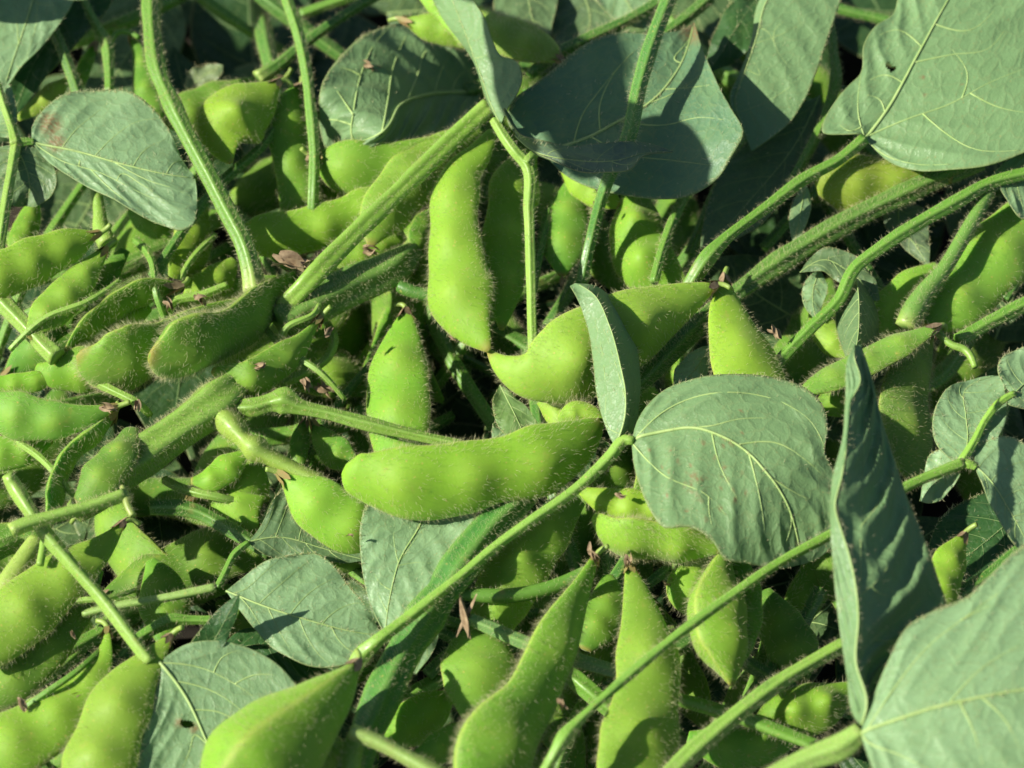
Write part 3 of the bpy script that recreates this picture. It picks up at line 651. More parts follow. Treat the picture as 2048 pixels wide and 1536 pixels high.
stem('short bright hairy stem foot standing under the left leaf', 232, [(190,370,10),(198,420,13),(202,457,17),(216,490,20)], col=ST_P, pale=(0,.6), ridges=0)
stem('dark thin stem crossing behind the curved hairy stem', 225, [(560,235,8),(527,288,9),(440,369,10),(380,443,10),(335,510,11),(308,555,13)], col=ST_D, fuzz=1.3)
stem('long deeply grooved double ridged stalk crossing the upper middle diagonally', (335,320,310,300,285,240), [(978,212,13),(915,270,14),(800,380,14),(690,487,14),(610,570,15),(565,618,15)], col=(.20,.36,.045), ridges=2, depth=.36, ph=pi, pale=(.4,.4), fuzz=1.1)
stem('straight stem standing in front of the bluish shaded leaf', (435,425,412,395,360,250,210), [(1346,-20,15),(1310,70,15),(1279,169,15),(1254,281,14),(1219,352,12),(1180,485,11),(1162,570,11)], col=(.07,.22,.04), fuzz=1.2)
stem('dark stem entering at the top behind the bluish shaded leaf', 245, [(1340,-8,11),(1244,46,12),(1170,81,12),(1110,110,12),(1060,150,11)], col=ST_D, fuzz=1.4)
stem('second dark stem low behind the bluish leaf, along its upper edge', 215, [(1420,-5,12),(1340,60,12),(1250,110,12),(1120,160,12),(1050,190,10)], col=ST_D)
stem('bent dark stem passing behind the long lance shaped leaf', 215, [(1655,30,10),(1666,105,10),(1671,151,11),(1651,228,10),(1609,316,10),(1565,390,10)], col=ST_G)
stem('thick dark hairy stem slanting across the right side', (235,225,215,205), [(1960,320,18),(1890,350,19),(1785,399,20),(1662,462,20),(1556,528,20),(1480,582,18),(1400,650,17),(1350,690,14)], col=(.10,.22,.04), fuzz=1.7, depth=.14)
stem('thick dark hairy stem under the fat pod, lower of two', 205, [(1500,560,14),(1440,610,18),(1363,680,20),(1300,745,20),(1250,790,14)], col=ST_D, fuzz=1.6)
stem('pale flared stem foot standing at the right, hairy above', (285,260,240), [(1978,382,13),(1926,475,14),(1883,545,15),(1850,585,20),(1825,625,25),(1812,655,24)], col=(.15,.30,.06), pale=(0,.85), ridges=0, fuzz=1.2)
stem('dark stem running in from the right border to the flared stem foot', 225, [(2080,595,14),(2048,610,14),(1980,645,14),(1915,682,14)], col=ST_G, fuzz=1.3)
stem('thin stem at the right border above the dark one', 190, [(2080,490,9),(2050,540,9),(2010,600,9)], col=ST_D)
stem('small knobbly side stalk below the flared stem foot', 265, [(1872,660,8),(1905,690,7),(1930,700,8),(1950,735,6)], col=ST_P, ridges=0, fuzz=.8)
stem('pale broken stalk with a cut end lying across another stalk, lower left', 350, [(22,1062,14),(40,1053,14),(105,1033,13),(180,1012,13),(250,988,13)], col=ST_P, pale=(.6,.3), ridges=3)
stem('pale twisted stub at the end of the broken stalk', 348, [(244,972,5),(252,995,8),(256,1012,8),(266,1032,7)], col=(.36,.42,.12), ridges=0)
stem('thick main stem with bristly lower edge, left of the centre', (165,215,238,245,240,225), [(150,1025,22),(205,978,34),(260,930,38),(338,873,38),(400,828,39),(440,800,42),(470,776,32),(498,752,12)], col=(.20,.36,.05), ridges=5, depth=.13, fuzz=1.4, hair=18, pale=(.1,.5))
stem('swollen shiny joint and pale hairy stalk below the thick main stem', (205,258,264,258,240), [(395,805,22),(436,826,27),(468,857,25),(490,882,18),(510,897,26),(530,909,18),(565,928,17),(640,965,15)], col=(.30,.42,.07), ridges=3, depth=.08, pale=(.6,0))
stem('long stem from a knobbly node, passing in front of the upright pod', (235,256,262,258,250), [(430,800,16),(470,815,18),(510,815,20),(548,805,20),(568,803,27),(592,812,17),(650,826,14),(720,845,14),(800,865,12),(925,892,11)], col=(.20,.35,.05), depth=.12, fuzz=1.2, pale=(.3,0))
stem('dull yellow green stem entering at the left border above the trio', 255, [(-20,580,17),(40,640,17),(88,690,17),(115,715,19)], col=ST_P, fuzz=1.2)
stem('thick dark stem buried behind the end of the grooved stalk', (230,220,205), [(560,650,30),(620,615,38),(700,575,38),(790,535,32),(830,500,18)], col=(.11,.23,.04), fuzz=1.4, depth=.12)
stem('short dark stub meeting the stem left of the brightest upright pod', 215, [(798,572,13),(830,585,15),(870,592,15)], col=ST_D, ridges=0)
stem('smooth dark green stem ending under the brown withered flower', 215, [(915,1186,13),(960,1191,14),(1030,1190,15),(1110,1172,14),(1178,1140,13)], col=(.12,.27,.04), ridges=0, fuzz=.35)
stem('thick dark green stem running diagonally to the bottom, beside the thin petiole', (245,235,225,215), [(1060,985,24),(1000,1035,32),(930,1120,35),(860,1220,35),(795,1330,35),(745,1440,34),(700,1560,30)], col=(.05,.18,.03), fuzz=1.1, depth=.12)
stem('grey green stem lying under the flat broad pod and the long curved pod', 215, [(940,1238,12),(985,1258,13),(1075,1296,14),(1222,1340,14),(1290,1362,12)], col=(.15,.27,.10), fuzz=.7)
stem('pale peeled stalk end at the bottom edge, right of the largest foreground pod', 335, [(702,1462,14),(765,1488,15),(815,1515,15),(880,1552,15)], col=(.34,.46,.13), ridges=3, pale=(.7,0), fuzz=.5)
stem('hairy node stub under the pale peeled stalk end', 285, [(712,1470,16),(705,1500,20),(702,1560,18)], col=ST_P, ridges=0)
stem('thin hairy twig with a bend below the pale slanting stalk', 205, [(268,1282,10),(300,1262,11),(350,1240,13),(372,1240,10),(425,1240,9)], col=ST_G)
stem('pale green straight stalk at the bottom right, crossed by nothing', (300,330,350), [(1690,1288,14),(1557,1365,15),(1451,1446,17),(1363,1525,20),(1330,1560,20)], col=(.24,.42,.07), depth=.12, fuzz=.9, pale=(0,.4))
stem('low stem crossing under the pale straight stalk, bottom right', 165, [(1345,1396,13),(1462,1430,14),(1560,1465,14),(1640,1495,14)], col=ST_G, ridges=3, fuzz=.7)
stem('dark stem behind the wedge shaped bright pod, right border', 225, [(2070,1080,15),(1985,1145,15),(1915,1195,14),(1880,1225,10)], col=ST_D)
stem('shiny pale stem foot at the left border under the broken stalk', 205, [(75,1080,18),(45,1125,22),(20,1165,24),(0,1200,20)], col=(.32,.44,.09), ridges=0, fuzz=.6)
stem('bent stalk with a small peg under the broken stalk', 265, [(92,1070,10),(86,1100,9),(80,1130,8)], col=ST_P, ridges=0, fuzz=.6)
stem('dark thin stem in front of the small bright pod under the bluish leaf', 235, [(1378,370,9),(1360,410,10),(1335,470,10),(1308,565,9)], col=ST_G, fuzz=1.3)
stem('thin stem hanging behind the pale thin stalk in the middle', 175, [(1098,420,8),(1080,500,9),(1062,600,9)], col=ST_D)
stem('dark stem lying low along the bottom right pods', 90, [(1640,1180,14),(1580,1290,15),(1500,1400,15),(1440,1500,14)], col=ST_D)
stem('low green stem left of the long bright pod, lower left', 185, [(300,1015,14),(380,1020,15),(460,1060,15),(540,1110,12)], col=ST_D)
stem('thin bright stem leaning beside the hairy curving pod, left', 235, [(455,570,7),(400,592,8),(350,602,8),(330,620,6)], col=ST_P, fuzz=1.3)
for x0, y0, x1, y1, r, hh in ((20,700,240,560,6,285),(270,480,330,640,7,250),(430,470,300,700,6,215),(520,640,690,800,6,235),(30,880,170,1010,7,235),(180,760,300,830,8,250),(120,600,230,480,6,240),(560,700,640,600,6,270),(330,960,500,1010,8,190),(90,1240,270,1180,6,210),(20,1440,200,1300,6,225),(580,1120,700,1060,6,160)):
    stem('thin hairy twig tangled among the left hand pods', (hh - 30, hh, hh + 8, hh - 25), [(x0, y0, r), (x0*.66 + x1*.34 + random.uniform(-20, 20), y0*.66 + y1*.34 + random.uniform(-20, 20), r*1.1), (x0*.3 + x1*.7 + random.uniform(-15, 15), y0*.3 + y1*.7, r), (x1, y1, r*.8)], col=random.choice((ST_P, ST_G, ST_G)), fuzz=1.1, group='thin twigs among the pods')
for x, y, hh, a in ((215,815,290,20),(275,810,280,70),(610,770,245,45),(520,730,290,150),(150,1395,215,10),(40,1410,240,80),(1255,1120,285,80),(1185,1112,310,60),(560,945,240,20)):
    dry('tan withered scrap caught among the stalks and pods', x, y, hh, random.uniform(11, 17), a, n=4, long=2.0)['group'] = 'withered scraps'
stem('short green stalk holding the small lit pod, left of the shade gap', 175, [(650,640,7),(668,680,9),(655,715,10),(610,745,10),(560,770,8)], col=ST_P, fuzz=.7)

# =================================================================== LEAVES
# grey green left leaf with three leaflets
r = leaf_root('grey green compound leaf at the upper left, big leaflet with a brown patch', 30, 288, 325)
stem_mesh('petiole', (330,325,300), [(32,290,11),(27,320,10),(15,390,10),(2,480,10),(-5,540,10)], parent=r, col=ST_P, pale=(.4,0))
stem_mesh('petiole', (330,330,335), [(-6,165,7),(10,215,8),(25,262,9),(31,290,11)], parent=r, col=ST_P, pale=(.2,.4))
stem_mesh('petiole', 330, [(30,288,9),(50,284,9),(68,284,6)], parent=r, col=ST_G)
blade(r, 'leaflet', (330,335,335,320), [(64,284),(150,301),(250,331),(330,350),(388,357)],
      [(64,284),(66,255),(88,220),(130,188),(190,176),(250,183),(305,215),(340,262),(365,315),(388,350)],
      [(64,284),(100,325),(150,360),(210,393),(270,424),(325,446),(366,457),(385,448),(393,420),(394,385),(390,358)],
      col=LF, stain=((100,250,20),(112,285,16),(92,238,10)), wave=6,
      veins=[[(125,295),(150,262),(190,228),(225,200)],[(190,312),(230,272),(270,245),(325,237)],[(265,330),(290,300),(330,280)],[(66,284),(120,320),(200,345),(280,385),(352,415)],[(230,325),(300,362),(350,378),(385,395)],[(180,338),(230,385),(300,430)],[(335,343),(350,325),(375,322)],[(160,320),(155,335)],[(240,350),(285,370),(340,410)]])
blade(r, 'leaflet', (325,300,260), [(28,290),(50,330),(60,375),(50,410)], [(28,290),(-20,300),(-40,350),(-20,400),(20,414),(50,412)], [(28,290),(75,300),(108,332),(113,365),(98,398),(70,410),(50,412)], col=(.17,.28,.12), auto=4)
blade(r, 'leaflet', (330,300), [(24,275),(10,230),(-10,180)], [(24,275),(-20,270),(-40,220),(-20,170)], [(24,275),(33,240),(30,200),(10,165),(-10,175)], col=LF, auto=3)
leaf('large pale leaf in the top left corner, tip pointing down', (290,270,250), [(90,-90),(60,20),(30,110),(10,170)], [(90,-90),(-60,-40),(-90,60),(-50,130),(0,172)], [(90,-90),(180,-60),(150,0),(118,50),(70,105),(40,140),(14,172)], col=LF, veins=[[(85,-30),(70,60),(45,130)],[(60,0),(100,10),(130,-10)],[(40,90),(35,60),(30,0)]])
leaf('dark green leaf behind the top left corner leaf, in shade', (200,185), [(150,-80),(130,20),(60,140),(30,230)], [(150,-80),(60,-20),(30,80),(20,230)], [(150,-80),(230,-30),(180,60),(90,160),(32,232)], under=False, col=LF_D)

leaf('broad leaf with strong pale ribs, top centre left, behind the brown tipped pod', (20,70,140,225,282,215), [(968,184),(900,182),(850,188),(800,213),(765,268),(700,295)],
     [(968,184),(962,130),(940,95),(895,60),(845,45),(790,43),(740,62),(690,100),(655,150),(638,195),(637,240),(650,290)],
     [(968,184),(940,225),(890,262),(830,285),(780,296),(720,300),(650,292)], col=(.27,.46,.20), puff=20, wave=9, vein_r=2.0,
     veins=[[(705,275),(708,220),(722,150),(745,95),(785,48)],[(766,268),(776,200),(785,140),(812,72)],[(812,200),(835,150),(850,105),(880,80)],[(868,182),(885,135),(900,112)],[(905,175),(920,150),(945,138)],[(720,150),(700,140),(680,135)],[(707,230),(680,190),(670,175)],[(704,250),(670,240),(640,240)]], stain=((757,133,3),))
leaf('narrow hanging leaflet in the top centre, folding out into a lobe at its foot', (365,380,390,390), [(1000,245),(985,215),(966,160),(948,112),(925,50),(900,-10),(890,-40)],
     [(1000,245),(977,205,-15),(956,150,-25),(935,100,-30),(898,52,-30),(866,0,-30),(845,-40)],
     [(1003,246),(1013,220,20),(1033,188,30),(1044,150,35),(1032,120,40),(1004,107,40),(985,78,40),(970,38,40),(948,0,40),(930,-40)], col=(.27,.46,.20), curl=-.05,
     veins=[[(968,150),(968,190),(985,225)],[(960,120),(935,75),(915,30)],[(1020,150),(1015,180),(1005,200)],[(975,108),(985,90),(975,60)],[(940,80),(955,40),(950,10)]], auto=4)
leaf('large bluish green leaf in shade, standing behind a straight stem', (300,320,345,330,300), [(1085,305),(1180,275),(1240,243),(1300,206),(1355,140),(1388,44)],
     [(1085,305),(1040,278),(1015,240),(1022,205),(1070,165),(1110,130),(1180,86),(1240,67),(1310,70),(1360,60),(1388,44)],
     [(1085,305),(1130,347),(1185,372),(1240,386),(1320,396),(1380,389),(1440,352,15),(1466,310,40),(1486,272,60),(1465,220,65),(1440,175,60),(1410,112,40),(1388,44)], col=(.145,.30,.16), under=True, wave=5, stain=((1385,60,22),),
     veins=[[(1150,285),(1165,230),(1200,180),(1240,130)],[(1200,268),(1200,210),(1220,160),(1270,100)],[(1300,206),(1350,185),(1400,150)],[(1240,243),(1330,250),(1400,235),(1450,240)],[(1180,275),(1260,310),(1340,320),(1420,330)],[(1330,180),(1380,175),(1420,170)],[(1350,120),(1370,90),(1385,70)]], pcol=ST_G)
r = leaf_root('small rolled dark leaflet in front of the bluish leaf, on a pale thin stalk', 1050, 320, 345)
stem_mesh('petiole', (350,350,345,330,300,270), [(988,240,9),(1005,268,10),(1029,302,11),(1052,328,12),(1058,422,11),(1062,540,10),(1066,720,9)], parent=r, col=ST_P, pale=(.3,0))
stem_mesh('petiole', (345,350), [(1052,328,9),(1068,308,9),(1080,300,8)], parent=r, col=ST_P)
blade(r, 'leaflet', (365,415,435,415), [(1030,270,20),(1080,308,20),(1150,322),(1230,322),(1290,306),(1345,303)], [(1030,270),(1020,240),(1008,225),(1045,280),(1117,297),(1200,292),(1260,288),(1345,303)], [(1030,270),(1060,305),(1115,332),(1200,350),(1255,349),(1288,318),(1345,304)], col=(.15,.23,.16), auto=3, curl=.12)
leaf('long lance shaped pale leaf hanging point down at the top right', (330,300,270,255), [(1600,-60),(1538,-5),(1512,80),(1488,150),(1470,204),(1484,248),(1503,302)],
     [(1600,-60),(1550,-30),(1523,-5),(1502,80),(1478,150),(1460,202),(1478,245),(1503,302)],
     [(1600,-60),(1685,-30),(1675,20),(1660,65),(1640,125),(1612,195),(1570,252),(1530,285),(1503,302)], col=(.27,.46,.20),
     veins=[[(1503,88),(1570,65),(1640,25)],[(1475,225),(1540,200),(1590,165),(1625,130)],[(1530,60),(1560,110),(1590,150)],[(1490,180),(1500,220),(1520,270)],[(1545,85),(1550,60),(1570,40)],[(1520,150),(1500,120),(1485,140)]])
leaf('huge veined pale leaf filling the top right corner, with a small tear', (300,320,340,350), [(1730,276),(1770,225),(1828,125),(1880,30),(1930,-60)],
     [(1730,276),(1685,272),(1645,262),(1650,235),(1668,205),(1700,165),(1720,145),(1728,90),(1750,55),(1785,25),(1805,-30),(1930,-60)],
     [(1730,276),(1785,322),(1845,341),(1900,342),(1960,338),(2040,310),(2110,270),(2180,150),(2150,0),(2000,-90),(1930,-60)], col=(.27,.46,.20), holes=((1778,132,6,9,-40),(1786,138,4,8,50)), wave=8, puff=7, nm=110, nk=70,
     stain=((1845,155,4),(1850,190,3),(1925,170,2)),
     petiole=[(1728,278,11),(1680,318,11),(1609,357,11),(1539,410,11),(1444,484,12),(1415,515,17),(1385,560,14),(1360,605,11)], pet_h=(305,295,285,275,225), 
     veins=[[(1735,278),(1810,240),(1900,208),(1980,165),(2070,130)],[(1728,278),(1718,235),(1722,150)],[(1770,225),(1760,200),(1735,190)],[(1805,165),(1770,150),(1740,160)],[(1845,95),(1790,60),(1760,70)],[(1850,228),(1890,265),(1940,295),(2040,300)],[(1730,278),(1770,310),(1830,328),(1900,328)],[(1940,190),(2000,215),(2050,225)],[(1828,125),(1900,110),(1980,95),(2010,60)],[(1870,50),(1940,60),(1990,20)],[(1700,262),(1680,250)],[(1930,200),(1935,150),(1905,100)]])
# big round leaf with folded partner and long petiole
r = leaf_root('big round grey green leaf right of the centre with its narrow folded partner leaflet', 1250, 885, 345)
stem_mesh('petiole', (360,350,335,320,305,295,285,225), [(1268,882,8),(1250,880,11),(1222,911,12),(1152,978,11),(1064,1040,10),(1012,1077,10),(906,1165,10),(818,1235,12),(748,1288,14),(722,1312,17),(700,1365,11)], parent=r, col=(.22,.40,.06), pale=(.2,.8), depth=.06)
blade(r, 'leaflet', (350,390,385,290), [(1263,884),(1330,869),(1384,862),(1440,878),(1490,908),(1530,950),(1570,1010),(1590,1070),(1600,1128)],
      [(1263,884),(1272,850),(1292,815),(1330,780),(1395,757),(1470,748),(1550,753),(1610,775),(1645,812),(1656,860),(1650,905),(1668,940),(1690,985),(1688,1050),(1655,1100),(1600,1130)],
      [(1263,884),(1268,930),(1280,975),(1300,1020),(1328,1056),(1380,1058),(1428,1086),(1446,1112),(1500,1127),(1560,1135),(1600,1130)], col=(.27,.46,.20), wave=4, puff=8, sag=-14,
      stain=tuple((random.gauss(1400,45), random.gauss(950,50), random.uniform(1.5,4)) for _ in range(45)) + ((1390,950,5),(1370,970,4),(1430,915,4),(1440,1015,4),(1340,900,3),(1470,1000,4)),
      veins=[[(1270,878),(1328,823),(1398,792),(1497,787),(1574,809),(1620,841),(1650,895)],[(1266,888),(1328,950),(1416,992),(1452,1030)],[(1423,872),(1440,930),(1462,975),(1483,1012)],[(1493,911),(1511,957),(1525,1027),(1530,1070)],[(1479,885),(1557,887),(1609,918),(1650,955)],[(1384,866),(1420,852),(1480,838),(1535,836)],[(1560,990),(1582,1030),(1565,1100)],[(1535,950),(1590,985),(1620,1000)],[(1416,992),(1418,1020),(1425,1055)]])
blade(r, 'leaflet', (350,385,400,405,400,380), [(1232,890),(1250,830),(1251,790),(1240,729),(1218,650),(1188,590),(1150,566)],
      [(1228,890),(1208,845,-25),(1192,785,-40),(1186,725,-45),(1175,655,-35),(1155,600,-15),(1140,572)],
      [(1234,890),(1262,868,-50),(1280,800,-95),(1281,745,-110),(1267,668,-100),(1230,604,-75),(1185,570,-30),(1150,566)], col=(.27,.46,.20), auto=4, wave=3, puff=2,
      veins=[[(1222,860),(1212,780),(1204,700),(1180,610)],[(1240,800),(1232,730),(1205,650)]])
# dark upright folded leaf and its pale neighbour
r = leaf_root('large foreground leaf at the lower right, one leaflet dark and upright, one pale and spread', 1722, 1462, 470)
stem_mesh('petiole', (470,450,420), [(1724,1462,20),(1690,1490,24),(1620,1520,24),(1520,1575,24)], parent=r, col=(.26,.42,.09), pale=(.4,0))
blade(r, 'leaflet', (480,520,560,600,620,600), [(1722,1450),(1733,1414),(1711,1323),(1716,1242),(1704,1137),(1681,1059),(1670,1020),(1684,950),(1697,852),(1702,799),(1720,764),(1708,707),(1712,690)],
      [(1722,1450,-10),(1706,1430,-40),(1692,1350,-45),(1681,1270,-45),(1668,1150,-30),(1662,1060,-20),(1664,960,-25),(1684,880,-25),(1690,800,-25),(1700,707,-10),(1712,690)],
      [(1722,1450,-20),(1752,1400,-70),(1800,1340,-90),(1870,1280,-120),(1893,1206,-125),(1880,1165,-125),(1850,1080,-120),(1815,1000,-112),(1790,920,-98),(1762,830,-70),(1742,750,-35),(1722,690,-10)],
      col=(.235,.42,.18), wave=5, puff=26, pucker=1.4, auto=7, fuzz=1.2,
      veins=[[(1728,1390),(1724,1290),(1722,1190),(1722,1050),(1728,900),(1728,790)],[(1724,1300),(1775,1255),(1830,1210),(1870,1160)],[(1722,1190),(1760,1155),(1795,1100),(1825,1050)],[(1722,1055),(1752,1015),(1775,970),(1790,930)],[(1724,930),(1742,890),(1755,840)],[(1745,1175),(1770,1190),(1800,1170)],[(1745,1280),(1790,1280),(1850,1225)]])
blade(r, 'leaflet', (480,520,540,540), [(1722,1468),(1790,1445),(1870,1420),(1960,1400),(2080,1380),(2200,1370)],
      [(1722,1462),(1742,1405),(1775,1325),(1815,1255),(1878,1216),(1930,1195),(1985,1145),(2050,1085),(2130,1060),(2220,1150),(2200,1370)],
      [(1722,1470),(1740,1530),(1790,1620),(1900,1700),(2050,1700),(2170,1560),(2200,1370)], col=LF, wave=5, puff=5, nm=90, nk=60, fuzz=1.0, sag=-10,
      veins=[[(1728,1458),(1790,1375),(1860,1290),(1930,1235),(2000,1185),(2060,1150)],[(1730,1478),(1800,1510),(1880,1550)],[(1965,1402),(2010,1440),(2040,1500)],[(1920,1410),(1950,1470),(1965,1530)],[(1925,1240),(1980,1210)],[(1900,1414),(1960,1340),(2040,1290)]])
# trifoliate at the right border
r = leaf_root('small three part leaf at the right border on a bright green petiole', 1925, 925, 325)
stem_mesh('petiole', (335,325,330,335), [(1110,1512,12),(1130,1473,11),(1152,1446,10),(1258,1350,10),(1381,1250,10),(1469,1187,10),(1574,1116,10),(1658,1071,10),(1740,1020,10),(1815,972,11),(1925,926,11)], parent=r, col=(.20,.40,.055), depth=.07, pale=(.3,.1)) if False else None
stem_mesh('petiole', (330,392,390,375,365,355,345), [(1040,1640,10),(1085,1550,11),(1112,1503,12),(1130,1473,15),(1150,1450,11),(1258,1350,10),(1381,1250,10),(1469,1187,10),(1574,1116,10),(1658,1071,10),(1740,1022,10),(1815,972,11),(1880,944,11),(1925,926,12)], parent=r, col=(.20,.40,.055), depth=.07, pale=(.3,.1))
stem_mesh('petiole', (345,352,360), [(1922,924,9),(1945,890,8),(1975,835,8),(2000,805,8),(2030,786,6)], parent=r, col=(.24,.44,.06))
stem_mesh('petiole', 345, [(1925,926,8),(1945,932,8),(1952,936,6)], parent=r, col=(.24,.44,.06))
blade(r, 'leaflet', (345,335,315), [(1922,930),(1935,880),(1932,830),(1930,780),(1990,752)], [(1922,930),(1890,910),(1868,870),(1866,832),(1890,785),(1940,758),(1990,750)], [(1922,930),(1970,905),(2000,870),(2016,825),(2010,780),(2000,752),(1990,752)], col=LF, auto=4)
blade(r, 'leaflet', (340,320,300), [(1924,925),(1895,945),(1862,975),(1842,1000)], [(1924,925),(1890,900),(1866,905),(1846,965),(1840,1002)], [(1924,925),(1918,955),(1895,985),(1868,1006),(1842,1003)], col=LF, auto=3)
blade(r, 'leaflet', (345,345,335,320), [(1950,932),(1985,965),(2020,1020),(2060,1100)], [(1950,932),(1955,895),(1985,876),(2040,885),(2090,930),(2110,1020),(2060,1100)], [(1950,932),(1970,985),(2000,1045),(2030,1090),(2060,1100)], col=LF, auto=4)
blade(r, 'leaflet', (360,350), [(2028,788),(2050,765),(2100,720)], [(2028,788),(1996,752),(2000,720),(2040,697),(2100,700)], [(2028,788),(2015,808),(2050,816),(2100,800),(2100,720)], col=LF, auto=3)
# lower left and bottom leaves
r = leaf_root('grey green leaf with a small hole near the bottom edge, on a long pale stalk', 300, 1318, 245)
stem_mesh('petiole', (345,330,310,280,260), [(15,950,12),(21,960,14),(60,1022,14),(88,1063,15),(141,1126,13),(211,1207,13),(270,1285,13),(300,1325,14)], parent=r, col=ST_P, pale=(.2,.3), ridges=3)
stem_mesh('petiole', (258,240), [(296,1325,7),(288,1360,7),(298,1395,6)], parent=r, col=ST_G)
blade(r, 'leaflet', (258,245,235,225), [(318,1323),(368,1388),(410,1475),(435,1540),(470,1640)],
      [(318,1323),(305,1365),(297,1440),(282,1490),(265,1540),(275,1610),(340,1660),(470,1640)],
      [(318,1323),(365,1293),(430,1284),(500,1296),(555,1328),(590,1366),(615,1420),(620,1500),(560,1600),(470,1640)], col=LF, holes=((374,1448,15,8,10),), stain=((388,1456,9),(358,1446,8)), nm=110, nk=70,
      veins=[[(326,1322),(400,1335),(470,1368),(525,1408)],[(350,1362),(420,1380),(470,1410),(500,1440)],[(385,1420),(440,1425),(500,1470)],[(415,1490),(390,1470),(380,1500),(365,1540)],[(425,1350),(445,1315),(480,1300)],[(470,1368),(510,1350),(550,1350)]])
r = leaf_root('pointed grey green leaf with a leaf shaped shadow on it, left of the bottom centre', 440, 1180, 215)
stem_mesh('petiole', (190,205,215), [(165,1228,8),(225,1214,9),(330,1196,9),(432,1175,9)], parent=r, col=(.28,.42,.12), ridges=3)
stem_mesh('petiole', 215, [(434,1176,7),(450,1145,7),(470,1108,7),(498,1085,6)], parent=r, col=ST_G)
blade(r, 'leaflet', (215,225,215,200), [(452,1182),(530,1213),(630,1244),(700,1262),(766,1272)], [(452,1182),(480,1158),(520,1130),(570,1113),(634,1105),(668,1130),(700,1175),(735,1220),(766,1272)], [(452,1182),(475,1215),(510,1258),(560,1305),(630,1335),(690,1330),(735,1300),(766,1272)], col=LF, auto=4)
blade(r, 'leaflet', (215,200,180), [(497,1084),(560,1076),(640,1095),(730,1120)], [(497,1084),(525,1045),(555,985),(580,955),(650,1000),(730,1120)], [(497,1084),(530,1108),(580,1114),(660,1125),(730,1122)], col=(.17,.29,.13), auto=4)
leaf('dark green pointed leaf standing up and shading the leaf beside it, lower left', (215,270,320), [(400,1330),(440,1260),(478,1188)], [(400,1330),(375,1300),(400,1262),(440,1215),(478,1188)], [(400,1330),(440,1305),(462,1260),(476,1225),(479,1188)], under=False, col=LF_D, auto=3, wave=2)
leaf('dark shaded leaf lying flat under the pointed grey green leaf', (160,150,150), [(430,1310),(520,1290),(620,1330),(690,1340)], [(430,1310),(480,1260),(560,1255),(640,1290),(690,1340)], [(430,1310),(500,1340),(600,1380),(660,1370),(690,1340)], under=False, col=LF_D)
leaf('grey green leaf hanging under the large level pod, tip beside the thin petiole', (235,250,250,235), [(870,985),(840,1050),(797,1126),(783,1180),(770,1268)], [(870,985),(790,990),(735,1010),(722,1050),(722,1120),(735,1190),(770,1268)], [(870,985),(960,990),(950,1040),(905,1110),(860,1180),(810,1245),(770,1268)], col=LF,
     veins=[[(797,1126),(788,1080),(790,1040)],[(797,1126),(830,1080),(855,1045)],[(797,1130),(840,1125),(862,1127)],[(782,1180),(765,1170),(745,1140)],[(775,1225),(760,1195),(750,1175)]])
leaf('small pale leaf tip showing right of the thick dark green stem, low down', (140,150), [(865,1180),(855,1270),(830,1345)], [(865,1180),(810,1230),(800,1300),(830,1348)], [(865,1180),(880,1240),(862,1310),(832,1348)], col=LF, auto=3)
# right background leaves
leaf('dim broad leaf with round sun spots, behind the right hand petiole', (205,190,175,165), [(1640,190),(1590,290),(1500,400),(1415,495)], [(1640,190),(1520,260),(1450,330),(1415,410),(1400,495)], [(1640,190),(1645,260),(1600,350),(1520,450),(1420,500)], col=(.16,.25,.12), auto=5)
leaf('narrow pale leaf strip hanging between the petiole and the thick hairy stem', (240,215), [(1612,368),(1600,430),(1588,490)], [(1612,368),(1590,395),(1578,445),(1588,492)], [(1612,368),(1622,395),(1612,450),(1590,492)], col=LF, auto=3)
leaf('grey pointed leaf under the thick hairy stem at the right, tip down', (165,155,160), [(1800,400),(1800,450),(1830,490),(1858,534)], [(1800,400),(1765,425),(1772,455),(1815,500),(1858,534)], [(1800,400),(1850,425),(1858,460),(1860,500),(1858,534)], col=(.21,.30,.17), auto=3)
leaf('shaded leaf piece at the right border beneath the huge veined leaf', (290,285,270), [(1982,352),(2020,355),(2060,365),(2110,390)], [(1982,352),(2010,322),(2060,300),(2110,330),(2110,390)], [(1982,352),(2010,395),(2040,432),(2080,430),(2110,390)], col=LF, auto=3,
     petiole=[(2080,342,12),(2030,352,12),(1982,366,13),(1920,400,13),(1855,436,13),(1767,492,13),(1708,540,13),(1680,598,12),(1616,662,12),(1556,727,12),(1515,790,11)], pet_h=(300,300,305,300,280,262,225))
leaf('narrow leaf folded along its rib, above the dark upright leaf', (255,300,300,275), [(1712,555),(1718,610),(1716,670),(1704,735)], [(1712,555,-10),(1680,590,-50),(1672,650,-50),(1688,705,-40),(1704,735)], [(1714,555,-20),(1740,590,-70),(1758,640,-70),(1750,695,-50),(1706,735)], col=(.15,.26,.11), auto=5, wave=2, puff=2)
leaf('crumpled pale leaf strip behind the long petiole, right of the narrow upright pod', (200,190), [(1640,540),(1625,590),(1632,640)], [(1640,540),(1612,560),(1608,610),(1632,640)], [(1640,540),(1655,570),(1645,610),(1632,640)], col=LF, auto=3)
leaf('leaf bending over behind the right hand petiole, dark below', (225,235,215), [(1600,545),(1650,520),(1700,545),(1760,600)], [(1600,545),(1640,500),(1700,505),(1745,550),(1760,600)], [(1600,545),(1645,545),(1690,570),(1730,600),(1760,600)], col=(.15,.25,.11), auto=3)
leaf('dark green folded leaf beside the long lance shaped leaf', (235,250,220), [(1520,-10),(1470,60),(1440,110),(1410,150)], [(1520,-10),(1470,0),(1430,60),(1410,150)], [(1520,-10),(1545,40),(1500,100),(1410,150)], under=False, col=(.13,.25,.08), auto=3)
